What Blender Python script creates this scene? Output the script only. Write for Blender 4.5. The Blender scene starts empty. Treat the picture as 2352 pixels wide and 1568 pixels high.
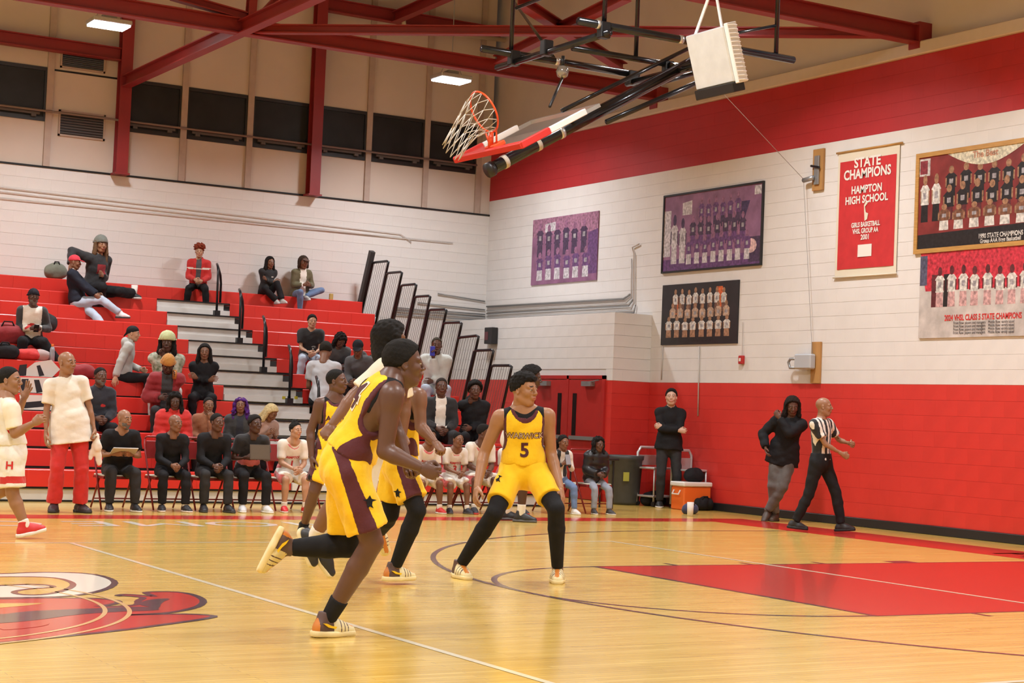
import bpy, bmesh, math, random
import numpy as np
from mathutils import Vector, Matrix, Euler
from mathutils.bvhtree import BVHTree
random.seed(7)
SC = bpy.context.scene
COL = SC.collection
# ---------------------------------------------------------------- camera
CAM = np.array([-1.6405, -11.1453, 1.3321]); FPX = 3935.6
YAW, PIT, ROL = 0.534757, 0.0432566, 0.0409546
_f = np.array([math.sin(YAW)*math.cos(PIT), math.cos(YAW)*math.cos(PIT), math.sin(PIT)])
_r0 = np.array([math.cos(YAW), -math.sin(YAW), 0.]); _u0 = np.cross(_r0, _f)
_r = _r0*math.cos(ROL)+_u0*math.sin(ROL); _u = -_r0*math.sin(ROL)+_u0*math.cos(ROL)
cd = bpy.data.cameras.new('camera'); cam = bpy.data.objects.new('camera', cd); COL.objects.link(cam)
cd.sensor_width = 36; cd.lens = FPX/2352*36; cd.clip_end = 200
cam.matrix_world = Matrix(((_r[0],_u[0],-_f[0],CAM[0]),(_r[1],_u[1],-_f[1],CAM[1]),(_r[2],_u[2],-_f[2],CAM[2]),(0,0,0,1)))
SC.camera = cam
# ---------------------------------------------------------------- world, exposure
W = bpy.data.worlds.new('world'); SC.world = W; W.use_nodes = True
W.node_tree.nodes['Background'].inputs[0].default_value = (.9,.92,1,1)
W.node_tree.nodes['Background'].inputs[1].default_value = 0.05
SC.view_settings.view_transform = 'Standard'; SC.view_settings.look = 'None'
SC.view_settings.exposure = -0.35; SC.view_settings.gamma = 1.0; SC.view_settings.use_curve_mapping = False
SC.cycles.use_denoising = True
SC.cycles.max_bounces = 6; SC.cycles.diffuse_bounces = 4; SC.cycles.glossy_bounces = 3
SC.cycles.caustics_reflective = False; SC.cycles.caustics_refractive = False
SC.cycles.sample_clamp_indirect = 6
LAMP_W = 240.0   # watts of one gym high-bay lamp
# ---------------------------------------------------------------- pixel helpers (photo frame 2352x1568)
def ray(px, py): return _f + _r*((px-1176)/FPX) - _u*((py-784)/FPX)
def atZ(px, py, z=0.): d = ray(px, py); return CAM + d*((z-CAM[2])/d[2])
def atY(px, py, y): d = ray(px, py); return CAM + d*((y-CAM[1])/d[1])
def atX(px, py, x): d = ray(px, py); return CAM + d*((x-CAM[0])/d[0])
def atD(px, py, w): return CAM + ray(px, py)*w          # w = depth along the view axis
def depth(p): return float((np.asarray(p)-CAM) @ _f)
# ---------------------------------------------------------------- materials
MATS = {}
def mat(name, col, rough=.6, metal=0., noise=0., nscale=8., bump=0., bscale=60., coat=0., spec=.5, emit=None, estr=0., sheen=0., stretch=None, col2=None, sss=0.):
    if name in MATS: return MATS[name]
    m = bpy.data.materials.new(name); m.use_nodes = True; nt = m.node_tree; N = nt.nodes; L = nt.links
    b = N['Principled BSDF']; MATS[name] = m
    c = tuple(col)+(1,)
    b.inputs['Base Color'].default_value = c; b.inputs['Roughness'].default_value = rough; b.inputs['Metallic'].default_value = metal
    b.inputs['Specular IOR Level'].default_value = spec; b.inputs['Coat Weight'].default_value = coat; b.inputs['Coat Roughness'].default_value = .08
    if sheen: b.inputs['Sheen Weight'].default_value = sheen
    if sss:
        b.inputs['Subsurface Weight'].default_value = sss; b.inputs['Subsurface Radius'].default_value = (.012,.005,.003)
    if emit: b.inputs['Emission Color'].default_value = tuple(emit)+(1,); b.inputs['Emission Strength'].default_value = estr
    m.diffuse_color = c
    if noise or bump or col2:
        tc = N.new('ShaderNodeTexCoord'); src = tc.outputs['Object']
        if stretch:
            mp = N.new('ShaderNodeMapping'); mp.inputs['Scale'].default_value = stretch; L.new(src, mp.inputs[0]); src = mp.outputs[0]
        if noise or col2:
            n = N.new('ShaderNodeTexNoise'); n.inputs['Scale'].default_value = nscale; n.inputs['Detail'].default_value = 4; L.new(src, n.inputs['Vector'])
            mx = N.new('ShaderNodeMix'); mx.data_type = 'RGBA'
            lo = tuple(max(0,x*(1-noise)) for x in col)+(1,); hi = tuple(min(1,x*(1+noise)) for x in col)+(1,)
            if col2: lo, hi = c, tuple(col2)+(1,)
            mx.inputs[6].default_value = lo; mx.inputs[7].default_value = hi
            r = N.new('ShaderNodeMapRange'); r.inputs[1].default_value = .3; r.inputs[2].default_value = .7; L.new(n.outputs[0], r.inputs[0])
            L.new(r.outputs[0], mx.inputs[0]); L.new(mx.outputs[2], b.inputs['Base Color'])
        if bump:
            n2 = N.new('ShaderNodeTexNoise'); n2.inputs['Scale'].default_value = bscale; n2.inputs['Detail'].default_value = 3; L.new(src, n2.inputs['Vector'])
            bp = N.new('ShaderNodeBump'); bp.inputs['Strength'].default_value = bump; bp.inputs['Distance'].default_value = .01
            L.new(n2.outputs[0], bp.inputs['Height']); L.new(bp.outputs[0], b.inputs['Normal'])
    return m
def glass(name, tint=(.9,.95,.95), alpha=.15, rough=.05):
    if name in MATS: return MATS[name]
    m = mat(name, tint, rough=rough, spec=.8); m.node_tree.nodes['Principled BSDF'].inputs['Alpha'].default_value = alpha; return m
# ---------------------------------------------------------------- mesh builder
class MB:
    def __init__(s): s.v = []; s.f = []; s.m = []
    def add(s, vs, fs, mi=0):
        o = len(s.v); s.v += [tuple(map(float, v)) for v in vs]; s.f += [tuple(o+i for i in f) for f in fs]; s.m += [mi]*len(fs); return s
    def box(s, c, d, R=None, mi=0):
        c = np.asarray(c, float); h = np.asarray(d, float)/2
        vs = [np.array([x*h[0], y*h[1], z*h[2]]) for x in (-1,1) for y in (-1,1) for z in (-1,1)]
        if R is not None: R = np.asarray(R); vs = [R@v for v in vs]
        return s.add([c+v for v in vs], [(0,1,3,2),(4,6,7,5),(0,4,5,1),(2,3,7,6),(0,2,6,4),(1,5,7,3)], mi)
    def bbox(s, a, b, mi=0): a = np.asarray(a, float); b = np.asarray(b, float); return s.box((a+b)/2, np.abs(b-a), None, mi)
    def bar(s, p, q, w, h, up=(0,0,1), mi=0):
        p = np.asarray(p, float); q = np.asarray(q, float); d = q-p; L = np.linalg.norm(d); d = d/L; up = np.asarray(up, float)
        if abs(d@up) > .98: up = np.array([1.,0,0])
        y = np.cross(up, d); y /= np.linalg.norm(y); z = np.cross(d, y)
        return s.box((p+q)/2, (L, w, h), np.stack([d, y, z], 1), mi)
    def tube(s, pts, r, n=10, mi=0, caps=True, closed=False):
        P = [np.asarray(p, float) for p in pts]; k = len(P); rs = r if isinstance(r, (list, tuple)) else [r]*k
        rings = []; prev = None
        for i in range(k):
            a = P[i-1] if (i > 0 or closed) else P[i]; b = P[(i+1) % k] if (i < k-1 or closed) else P[i]
            d = b-a; d = d/(np.linalg.norm(d)+1e-12)
            if prev is None:
                ref = np.array([0,0,1.]) if abs(d[2]) < .9 else np.array([1.,0,0]); x = np.cross(ref, d)
            else: x = prev - d*(prev@d)
            x /= (np.linalg.norm(x)+1e-12); prev = x; y = np.cross(d, x)
            rings.append([P[i]+rs[i]*(math.cos(t)*x+math.sin(t)*y) for t in [2*math.pi*j/n for j in range(n)]])
        vs = [v for R_ in rings for v in R_]; fs = []
        for i in range(k if closed else k-1):
            i2 = (i+1) % k
            for j in range(n): fs.append((i*n+j, i*n+(j+1)%n, i2*n+(j+1)%n, i2*n+j))
        if caps and not closed: fs += [tuple(range(n-1,-1,-1)), tuple((k-1)*n+j for j in range(n))]
        return s.add(vs, fs, mi)
    def prism(s, poly, o, ex, ey, en, h, mi=0):
        o, ex, ey, en = [np.asarray(a, float) for a in (o, ex, ey, en)]; n = len(poly)
        vs = [o+ex*a+ey*b for a, b in poly]+[o+ex*a+ey*b+en*h for a, b in poly]
        fs = [tuple(range(n-1,-1,-1)), tuple(range(n, 2*n))]+[(i,(i+1)%n,n+(i+1)%n,n+i) for i in range(n)]
        return s.add(vs, fs, mi)
    def poly(s, pts, mi=0): return s.add(pts, [tuple(range(len(pts)))], mi)
    def lathe(s, prof, c=(0,0,0), n=24, mi=0, axis=None):
        c = np.asarray(c, float); A = np.eye(3) if axis is None else np.asarray(axis, float); k = len(prof)
        vs = [c+A@np.array([r*math.cos(2*math.pi*j/n), r*math.sin(2*math.pi*j/n), z]) for r, z in prof for j in range(n)]
        fs = [(i*n+j, i*n+(j+1)%n, (i+1)*n+(j+1)%n, (i+1)*n+j) for i in range(k-1) for j in range(n)]
        fs += [tuple(range(n-1,-1,-1)), tuple((k-1)*n+j for j in range(n))]
        return s.add(vs, fs, mi)
    def mesh(s, name, mats):
        me = bpy.data.meshes.new(name); me.from_pydata(s.v, [], s.f)
        for m in (mats if isinstance(mats, (list, tuple)) else [mats]): me.materials.append(m)
        if any(s.m): me.polygons.foreach_set('material_index', s.m)
        me.update(); return me
    def build(s, name, mats, parent=None, smooth=False, bevel=0):
        me = s.mesh(name, mats)
        bm = bmesh.new(); bm.from_mesh(me); bmesh.ops.recalc_face_normals(bm, faces=bm.faces)
        if bevel: bmesh.ops.bevel(bm, geom=list(bm.edges), offset=bevel, segments=1, profile=.5, affect='EDGES', clamp_overlap=True)
        bm.to_mesh(me); bm.free()
        if smooth: me.polygons.foreach_set('use_smooth', [True]*len(me.polygons))
        o = bpy.data.objects.new(name, me); COL.objects.link(o)
        if parent is not None: o.parent = parent
        return o
def linkmesh(name, me, parent=None, loc=None):
    o = bpy.data.objects.new(name, me); COL.objects.link(o)
    if parent is not None: o.parent = parent
    if loc is not None: o.location = loc
    return o
def tag(o, label=None, cat=None, group=None, kind=None):
    if label: o['label'] = label
    if cat: o['category'] = cat
    if group: o['group'] = group
    if kind: o['kind'] = kind
    return o
def empty(name, loc=(0,0,0), label=None, cat=None, group=None, kind=None):
    o = bpy.data.objects.new(name, None); COL.objects.link(o); o.empty_display_size = .1
    # parts are modelled in world coordinates: the root stays where the thing stands and its parts are offset back
    o.location = tuple(loc); return tag(o, label, cat, group, kind)
def adopt(root):
    """parts were modelled in world space: keep them in place under their root."""
    inv = Matrix.Translation(root.location).inverted()
    for c in [c for c in COL.objects if c.parent == root]: c.matrix_parent_inverse = inv
def copy_tree(o, parent=None):
    c = o.copy(); COL.objects.link(c); c.parent = parent
    if parent is not None: c.matrix_parent_inverse = o.matrix_parent_inverse.copy()
    for ch in [x for x in COL.objects if x.parent == o]: copy_tree(ch, c)
    return c
def text_mesh(body, size=1., bold=False, spacing=1., sub=0, outline=0.):
    cu = bpy.data.curves.new('lettering', 'FONT'); cu.body = body; cu.size = size; cu.align_x = 'CENTER'; cu.align_y = 'CENTER'; cu.space_character = spacing
    cu.offset = (.03*size if bold else 0)+outline; cu.resolution_u = 3; cu.fill_mode = 'FRONT'
    o = bpy.data.objects.new('lettering', cu); COL.objects.link(o)
    bpy.context.view_layer.update(); dg = bpy.context.evaluated_depsgraph_get()
    me = bpy.data.meshes.new_from_object(o.evaluated_get(dg)); bpy.data.objects.remove(o); bpy.data.curves.remove(cu)
    if sub:
        bm = bmesh.new(); bm.from_mesh(me); bmesh.ops.triangulate(bm, faces=bm.faces)
        for _ in range(sub): 
            es = [e for e in bm.edges if e.calc_length() > size*.14]
            if es: bmesh.ops.subdivide_edges(bm, edges=es, cuts=1); bmesh.ops.triangulate(bm, faces=bm.faces)
        bm.to_mesh(me); bm.free()
    return me
def place_text(name, body, size, o, ex, ey, m, parent=None, lift=.002, bold=True, sx=1.):
    me = text_mesh(body, size, bold); ex, ey, o = [np.asarray(a, float) for a in (ex, ey, o)]; en = np.cross(ex, ey)
    for v in me.vertices: v.co = Vector(o+ex*v.co.x*sx+ey*v.co.y+en*lift)
    bm = bmesh.new(); bm.from_mesh(me); bmesh.ops.triangulate(bm, faces=bm.faces); bm.normal_update()
    fl = [f for f in bm.faces if f.normal.dot(Vector(en)) < 0]
    if fl: bmesh.ops.reverse_faces(bm, faces=fl)
    bm.to_mesh(me); bm.free()
    for at in list(me.attributes):
        if at.name in ('sharp_face','custom_normal'): me.attributes.remove(at)
    me.polygons.foreach_set('use_smooth', [False]*len(me.polygons)); me.update()
    me.materials.clear(); me.materials.append(m)
    return linkmesh(name, me, parent)
# ================================================================ room shell
XE, YB = 14.67, 17.44           # end wall plane, back wall plane
Z_W, Z_S, Z_T, Z_B = 1.97, 5.44, 6.42, 5.15   # wainscot top, red stripe bottom/top, back block wall top
ZC = 9.7
M_white = mat('white_block_paint', (.68,.66,.645), rough=.55, noise=.03, nscale=3, bump=.15, bscale=90)
M_red = mat('red_block_paint', (.58,.036,.028), rough=.38, noise=.06, nscale=2, bump=.12, bscale=90)
M_stripe = mat('crimson_stripe_paint', (.40,.016,.020), rough=.6, noise=.06, nscale=2, bump=.1, bscale=90)  # wainscot red with the dimmer light up high put into the colour
M_tan = mat('tan_panel_paint', (.58,.50,.44), rough=.7, noise=.05, nscale=1.2)
M_mort = mat('painted_mortar', (.62,.60,.585), rough=.7)
M_mortr = mat('red_mortar', (.50,.026,.02), rough=.6)
M_black = mat('black_vinyl', (.012,.012,.014), rough=.45)
M_blk = mat('black_steel', (.012,.013,.016), rough=.3, metal=.2)
M_batten = mat('tan_batten', (.42,.33,.28), rough=.6, noise=.06)
M_steel = mat('red_steel', (.24,.016,.018), rough=.5, noise=.12, nscale=1.5)
def floor_material():
    m = bpy.data.materials.new('maple_floor'); m.use_nodes = True; nt = m.node_tree; N = nt.nodes; L = nt.links; b = N['Principled BSDF']
    tc = N.new('ShaderNodeTexCoord')
    br = N.new('ShaderNodeTexBrick'); br.inputs['Scale'].default_value = 1; br.inputs['Brick Width'].default_value = 1.1; br.inputs['Row Height'].default_value = .057
    br.inputs['Mortar Size'].default_value = .0012; br.inputs['Mortar Smooth'].default_value = .3; br.inputs['Bias'].default_value = 0
    br.inputs['Color1'].default_value = (.64,.42,.090,1); br.inputs['Color2'].default_value = (.74,.51,.135,1); br.inputs['Mortar'].default_value = (.42,.26,.055,1)
    L.new(tc.outputs['Object'], br.inputs['Vector'])
    mp = N.new('ShaderNodeMapping'); mp.inputs['Scale'].default_value = (1.2,26,1); L.new(tc.outputs['Object'], mp.inputs[0])
    n = N.new('ShaderNodeTexNoise'); n.inputs['Scale'].default_value = 1.4; n.inputs['Detail'].default_value = 6; L.new(mp.outputs[0], n.inputs['Vector'])
    mx = N.new('ShaderNodeMix'); mx.data_type = 'RGBA'; mx.blend_type = 'MULTIPLY'; mx.inputs[0].default_value = .55
    cr = N.new('ShaderNodeValToRGB'); cr.color_ramp.elements[0].position = .3; cr.color_ramp.elements[0].color = (.62,.56,.48,1); cr.color_ramp.elements[1].position = .68; cr.color_ramp.elements[1].color = (1,1,1,1)
    L.new(n.outputs[0], cr.inputs[0]); L.new(br.outputs[0], mx.inputs[6]); L.new(cr.outputs[0], mx.inputs[7]); L.new(mx.outputs[2], b.inputs['Base Color'])
    n3 = N.new('ShaderNodeTexNoise'); n3.inputs['Scale'].default_value = 1.1; n3.inputs['Detail'].default_value = 3; mp3 = N.new('ShaderNodeMapping'); mp3.inputs['Scale'].default_value = (1,5,1); L.new(tc.outputs['Object'], mp3.inputs[0]); L.new(mp3.outputs[0], n3.inputs['Vector'])
    rr = N.new('ShaderNodeMapRange'); rr.inputs[3].default_value = .17; rr.inputs[4].default_value = .29; L.new(n3.outputs[0], rr.inputs[0]); L.new(rr.outputs[0], b.inputs['Roughness'])
    mb = N.new('ShaderNodeMapping'); mb.inputs['Scale'].default_value = (2,30,1); L.new(tc.outputs['Object'], mb.inputs[0])
    nb = N.new('ShaderNodeTexNoise'); nb.inputs['Scale'].default_value = 1.; nb.inputs['Detail'].default_value = 2; L.new(mb.outputs[0], nb.inputs['Vector'])
    bp = N.new('ShaderNodeBump'); bp.inputs['Strength'].default_value = .06; bp.inputs['Distance'].default_value = .004; L.new(nb.outputs[0], bp.inputs['Height']); L.new(bp.outputs[0], b.inputs['Normal'])
    b.inputs['Specular IOR Level'].default_value = .55; b.inputs['Coat Weight'].default_value = .35; b.inputs['Coat Roughness'].default_value = .14
    return m
M_floor = floor_material()
floor = tag(MB().bbox((-15,-14,-.1),(XE+.1,YB+.1,0)).build('floor', M_floor), kind='structure')
def paint(name, col): return mat(name, col, rough=.2, coat=.35, spec=.55)
P_white = paint('white_court_paint', (.78,.70,.52)); P_red = paint('red_court_paint', (.52,.028,.02)); P_navy = paint('dark_court_paint', (.055,.032,.05)); P_cream = paint('cream_court_paint', (.80,.76,.66))
def flat(name, pts, m, z, th=.0006):
    """thin film of floor paint"""
    b = MB(); n = len(pts); b.prism([(p[0], p[1]) for p in pts], (0,0,z), (1,0,0), (0,1,0), (0,0,1), th)
    return b.build(name, m, floor)
def strip(name, pts, w, m, z, closed=False, th=.0006):
    P = [np.array(p[:2], float) for p in pts]; k = len(P); L_, R_ = [], []
    for i in range(k):
        a = P[i-1] if (i > 0 or closed) else P[i]; c = P[(i+1)%k] if (i < k-1 or closed) else P[i]
        d = c-a; d /= np.linalg.norm(d)+1e-9; nrm = np.array([-d[1], d[0]]); wi = w[i] if isinstance(w, (list,tuple)) else w
        L_.append(P[i]+nrm*wi/2); R_.append(P[i]-nrm*wi/2)
    b = MB(); zt = z+th
    vs = [(q[0],q[1],zt) for q in L_]+[(q[0],q[1],zt) for q in R_]+[(q[0],q[1],z) for q in L_]+[(q[0],q[1],z) for q in R_]
    fs = []
    for i in range(k if closed else k-1):
        j = (i+1)%k; fs += [(i,j,k+j,k+i),(i,2*k+i,2*k+j,j),(k+i,k+j,3*k+j,3*k+i)]
    b.add(vs, fs); return b.build(name, m, floor)
# court markings
flat('side_border', [(-12.8,7.62),(13.5,7.62),(13.5,8.22),(-12.8,8.22)], P_red, .0004)
flat('end_border', [(12.8,-9),(13.75,-9),(13.75,8.22),(12.8,8.22)], P_red, .0006)
flat('key_paint', [(7.03,-1.83),(12.8,-1.83),(12.8,1.83),(7.03,1.83)], P_red, .0004)
strip('free_throw_line', [(7.01,-1.86),(7.01,1.86)], .05, P_navy, .0012)
for s in (-1,1):
    strip('lane_line', [(7.0,s*1.85),(12.8,s*1.85)], .03, P_navy, .0010)
    for x, w in ((7.95,.05),(8.85,.05),(9.75,.05),(10.85,.32)): flat('lane_mark', [(x-w/2,s*1.85),(x+w/2,s*1.85),(x+w/2,s*2.05),(x-w/2,s*2.05)], P_navy, .0008)
cir = lambda cx, cy, r, a0, a1, n: [(cx+r*math.cos(a0+(a1-a0)*i/n), cy+r*math.sin(a0+(a1-a0)*i/n)) for i in range(n+1)]
strip('free_throw_circle', cir(7.01,0,1.83,math.pi/2,1.5*math.pi,48), .05, P_navy, .0008)
strip('three_point_line', [(12.8,6.02)]+cir(11.2,0,6.02,math.pi/2,1.5*math.pi,90)+[(12.8,-6.02)], .05, P_navy, .0014)
strip('white_court_line', [(-9,4.5),(9,4.5)], .05, P_white, .0016)
strip('white_court_line', [(9,4.525),(9,-4.525)], .05, P_white, .0022)
strip('white_court_line', [(3,4.5),(3,-4.5)], .05, P_white, .0019)
strip('white_court_line', [(-9,-4.5),(9,-4.5)], .05, P_white, .0016)
# lettering along the far sideline and the end line
FT = [0]
def floor_text(body, cx, cy, size, ang, m, sx=1.):
    FT[0] += 1
    ex = (math.cos(ang), math.sin(ang), 0); ey = (-math.sin(ang), math.cos(ang), 0)
    o = place_text('floor_lettering', body, size, (cx,cy,0), ex, ey, m, floor, lift=.0012+.0002*(FT[0] % 7), bold=False, sx=sx); return o
for ch, px_ in (('H',722),('O',548),('M',372),('E',212),('O',5),('F',-150)): floor_text(ch, atZ(px_,1202,0)[0], 6.93, 1.02, math.pi, P_cream, 1.12)
for ch, y in zip('HAMPTON', (2.55,1.75,.95,.2,-.6,-1.4,-2.2)): floor_text(ch, 13.27, y, .8, -math.pi/2, P_cream, 1.1)
# centre emblem: a red claw form, dark outline and white curl, painted flat on the boards (traced on the floor plane)
def em(pts): return [tuple(atZ(a,b,0)[:2]) for a, b in pts]
def smooth_poly(pts, it=2, closed=True):
    P = [np.array(p, float) for p in pts]
    for _ in range(it):
        Q = []; n = len(P)
        for i in range(n if closed else n-1):
            a, b = P[i], P[(i+1)%n]; Q += [a*.75+b*.25, a*.25+b*.75]
        P = Q if closed else [P[0]]+Q+[P[-1]]
    return P
EMB = [
 ('emblem_curl', P_cream, .0010, [(-300,1324),(-120,1318),(0,1318),(89,1314),(149,1314.5),(208,1317.5),(244,1325),(266,1336),(258,1347),(232,1357),(193,1365),(149,1370),(74,1372),(0,1373),(-160,1376),(-300,1376)]),
 ('emblem_claw', P_red, .0010, [(-300,1380),(0,1376),(89,1373),(178,1373.5),(238,1375),(268,1379),(275,1384),(253,1389),(214,1394),(300,1391),(318,1388),(316,1380),(330,1374),(324,1371),(286,1368),(270,1369),(274,1366),(290,1364.5),(345,1369),(357,1370),(336,1363),(334,1360),(372,1358.4),(417,1360),(452,1368),(470,1380),(459,1392),(431,1400),(387,1407.7),(342,1410),(272,1413.6),(357,1411),(417,1410),(464,1411.5),(500,1415),(464,1422.6),(387,1433),(298,1445),(208,1455),(119,1464),(0,1477.6),(-300,1500)]),
]
for nm, m_, z_, pts in EMB:
    sp = smooth_poly(pts, 1); w = em([tuple(p) for p in sp])
    flat(nm, w, m_, z_); strip('emblem_outline', w, .05, P_navy, z_+.0008, closed=True)
M_ew = mat('emblem_wood', (.64,.43,.10), rough=.2, coat=.35)
gap = em([tuple(p) for p in smooth_poly([(-300,1330),(0,1325),(89,1325),(134,1328),(162,1336),(170,1343.7),(158,1352.6),(128,1361.5),(98,1366),(65,1367),(39,1364.5),(30,1360),(45,1355.6),(83,1351.6),(119,1350),(124,1346.7),(104,1343),(60,1342),(0,1345),(-300,1352)],1)])
flat('emblem_curl_gap', gap, M_ew, .0020); strip('emblem_outline', gap, .045, mat('maroon_court_paint',(.12,.02,.03),rough=.2,coat=.35), .0028, closed=True)
flat('emblem_gap', em([(-300,1388),(0,1386),(60,1385.5),(102,1385.5),(60,1391),(0,1396),(-300,1404)]), M_ew, .0020)
flat('emblem_shadow', em([tuple(p) for p in smooth_poly([(-300,1420),(0,1412),(60,1404),(150,1400),(230,1397),(300,1393),(345,1394),(372,1400),(345,1403),(270,1405),(170,1412),(90,1424),(0,1432),(-300,1445)],1)]), P_navy, .0020)  # dark court paint that belongs to the emblem's own design
flat('emblem_shadow', em([tuple(p) for p in smooth_poly([(316,1389),(330,1380),(357,1375.5),(396,1374.5),(372,1383),(366,1397),(352,1403),(345,1394)],1)]), P_navy, .0022)
flat('emblem_patch', em([tuple(p) for p in smooth_poly([(0,1436),(40,1430),(100,1428),(118,1433),(90,1440),(30,1446),(0,1447)],1)]), P_red, .0026)
for r in (1.83, 1.98): strip('centre_circle', cir(0,0,r,-1.4,1.4,60), .03, mat('tan_court_paint', (.72,.46,.20), rough=.2, coat=.35), .0028)
# ---------------------------------------------------------------- walls
def block_wall(name, o, eu, n_out, u0, u1, courses, key, holes=(), limit=300, L=.40, th=.002):
    """painted concrete blocks standing proud of the mortar. courses: (z0,z1,mat)"""
    o, eu, n_out = [np.asarray(a, float) for a in (o, eu, n_out)]
    root = key; cells = []
    for ci, (z0, z1, m) in enumerate(courses):
        u = u0-(L/2 if ci % 2 else 0)
        while u < u1:
            a, b = max(u, u0), min(u+L, u1)
            segs = [(a, b)]
            for h in holes:
                if z0 < h[3]-.06 and z1 > h[2]+.01:
                    segs = [q for (c_, d_) in segs for q in ((c_, min(d_, h[0])), (max(c_, h[1]), d_)) if q[1]-q[0] > .03]
            for a, b in segs:
                cells.append((a, b, z0, z1, m, float(np.linalg.norm(o+eu*(a+b)/2+np.array([0,0,(z0+z1)/2])-CAM))))
            u += L
    cells.sort(key=lambda c: c[5]); cache = {}; rest = {}
    g, gv = .0014, .0001
    for i, (a, b, z0, z1, m, _) in enumerate(cells):
        def shell(w, h, bld, c):
            e = .0015; d = n_out*th; hu = eu*(w/2); hz = np.array([0,0,h/2]); iu = eu*(w/2-.0003); iz = np.array([0,0,h/2-e])
            vs = [c-hu-hz, c+hu-hz, c+hu+hz, c-hu+hz, c-iu-iz+d, c+iu-iz+d, c+iu+iz+d, c-iu+iz+d]
            bld.add(vs, [(4,5,6,7),(0,1,5,4),(1,2,6,5),(2,3,7,6),(3,0,4,7)])
        c = o+eu*(a+b)/2+np.array([0,0,(z0+z1)/2]); w, h = b-a-2*gv, z1-z0-2*g
        if i < limit:
            k = (round(w,3), round(h,3), m.name)
            if k not in cache: q = MB(); shell(w, h, q, np.zeros(3)); cache[k] = q.mesh('concrete_block', m)
            linkmesh('concrete_block', cache[k], root, tuple(c))
        else:
            q = rest.setdefault(m.name, (MB(), m)); shell(w, h, q[0], c)
    for nm, (q, m) in rest.items(): tag(q.build('concrete_blocks', m, root), kind='stuff')
def courses(z0, z1, n, m): h = (z1-z0)/n; return [(z0+h*i, z0+h*(i+1), m) for i in range(n)]
# end wall (x = XE): mortar slab pieces, blocks from floor to ledge
we = tag(MB().bbox((XE,-14,0),(XE+.3,YB+.3,Z_W)).build('wall_end', M_mortr), kind='structure')
MB().bbox((XE,-14,Z_W),(XE+.3,YB+.3,Z_S)).build('wall_field', M_mort, we)
MB().bbox((XE,-14,Z_S),(XE+.3,YB+.3,Z_T)).build('wall_stripe', M_stripe, we)
cE = courses(.12,Z_W,9,M_red)+courses(Z_W,Z_S,18,M_white)+courses(Z_S,Z_T,5,M_stripe)
block_wall('end', (XE-.001,0,0), (0,1,0), (-1,0,0), 1.6, YB, cE, we, holes=[(11.9,YB,0,3.1)])
M_ledge = mat('cream_ledge_paint', (.56,.48,.41), rough=.6, noise=.03)
MB().bbox((XE-.07,-14,Z_T),(XE+.3,YB+.3,6.60)).build('wall_ledge', M_ledge, we, bevel=.015)
MB().bbox((XE+.14,-14,6.60),(XE+.3,YB+.3,ZC)).build('upper_wall', M_tan, we)
for y in (5.92, 11.98): MB().bbox((XE-.09,y-.10,6.50),(XE+.2,y+.10,6.86)).build('beam_seat', M_steel, we)
tag(MB().bbox((XE-.03,-14,0),(XE,11.9,.12)).build('baseboard_end', M_black, bevel=.006), kind='structure')
# projecting vestibule with the double doors
wv = tag(MB().bbox((13.94,11.91,0),(XE,YB,3.08)).build('wall_vestibule', M_mort), kind='structure')
MB().bbox((13.936,11.906,0),(XE-.01,YB,Z_W)).build('vestibule_dado', M_mortr, wv)
DY0, DY1, DZ = 12.1, 14.3, 2.05
block_wall('vf', (13.935,0,0), (0,1,0), (-1,0,0), 11.9, YB, courses(.12,Z_W,9,M_red)+courses(Z_W,3.08,6,M_white), wv, holes=[(DY0,DY1,0,DZ)], limit=200)
block_wall('vs', (0,11.905,0), (1,0,0), (0,-1,0), 13.93, XE, courses(.12,Z_W,9,M_red)+courses(Z_W,3.08,6,M_white), wv, limit=80)
M_door = mat('red_door_paint', (.40,.022,.02), rough=.35, noise=.05)
M_grey = mat('grey_metal', (.32,.33,.34), rough=.4, metal=.6)
door = tag(MB().bbox((13.90,DY0-.02,0),(13.97,DY0+.06,DZ)).bbox((13.90,DY1-.06,0),(13.97,DY1+.02,DZ)).bbox((13.90,DY0-.02,DZ-.06),(13.97,DY1+.02,DZ)).bbox((13.90,13.17,0),(13.96,13.23,DZ)).build('door_1', M_door), kind='structure')
for a, b, hs in ((DY0+.07,13.165,1),(13.235,DY1-.07,-1)):
    l = MB().bbox((13.905,a,.01),(13.945,b,DZ-.07)).build('door_leaf', M_door, door, bevel=.004)
    yv = b-.2 if hs > 0 else a+.2
    MB().bbox((13.900,yv-.06,1.05),(13.908,yv+.06,1.75)).build('door_window', mat('dark_pane', (.02,.012,.012), rough=.1), l)
    MB().bbox((13.87,a+.1,.98),(13.905,b-.1,1.04)).build('push_bar', M_grey, l)
    yc = b-.35 if hs < 0 else a+.35
    q = MB().bbox((13.82,yc-.14,DZ-.18),(13.905,yc+.14,DZ-.10)); q.bar((13.83,yc,DZ-.12),(13.87,yc+hs*-.3,DZ-.08),.03,.015); q.build('door_closer', M_grey, l)
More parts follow.
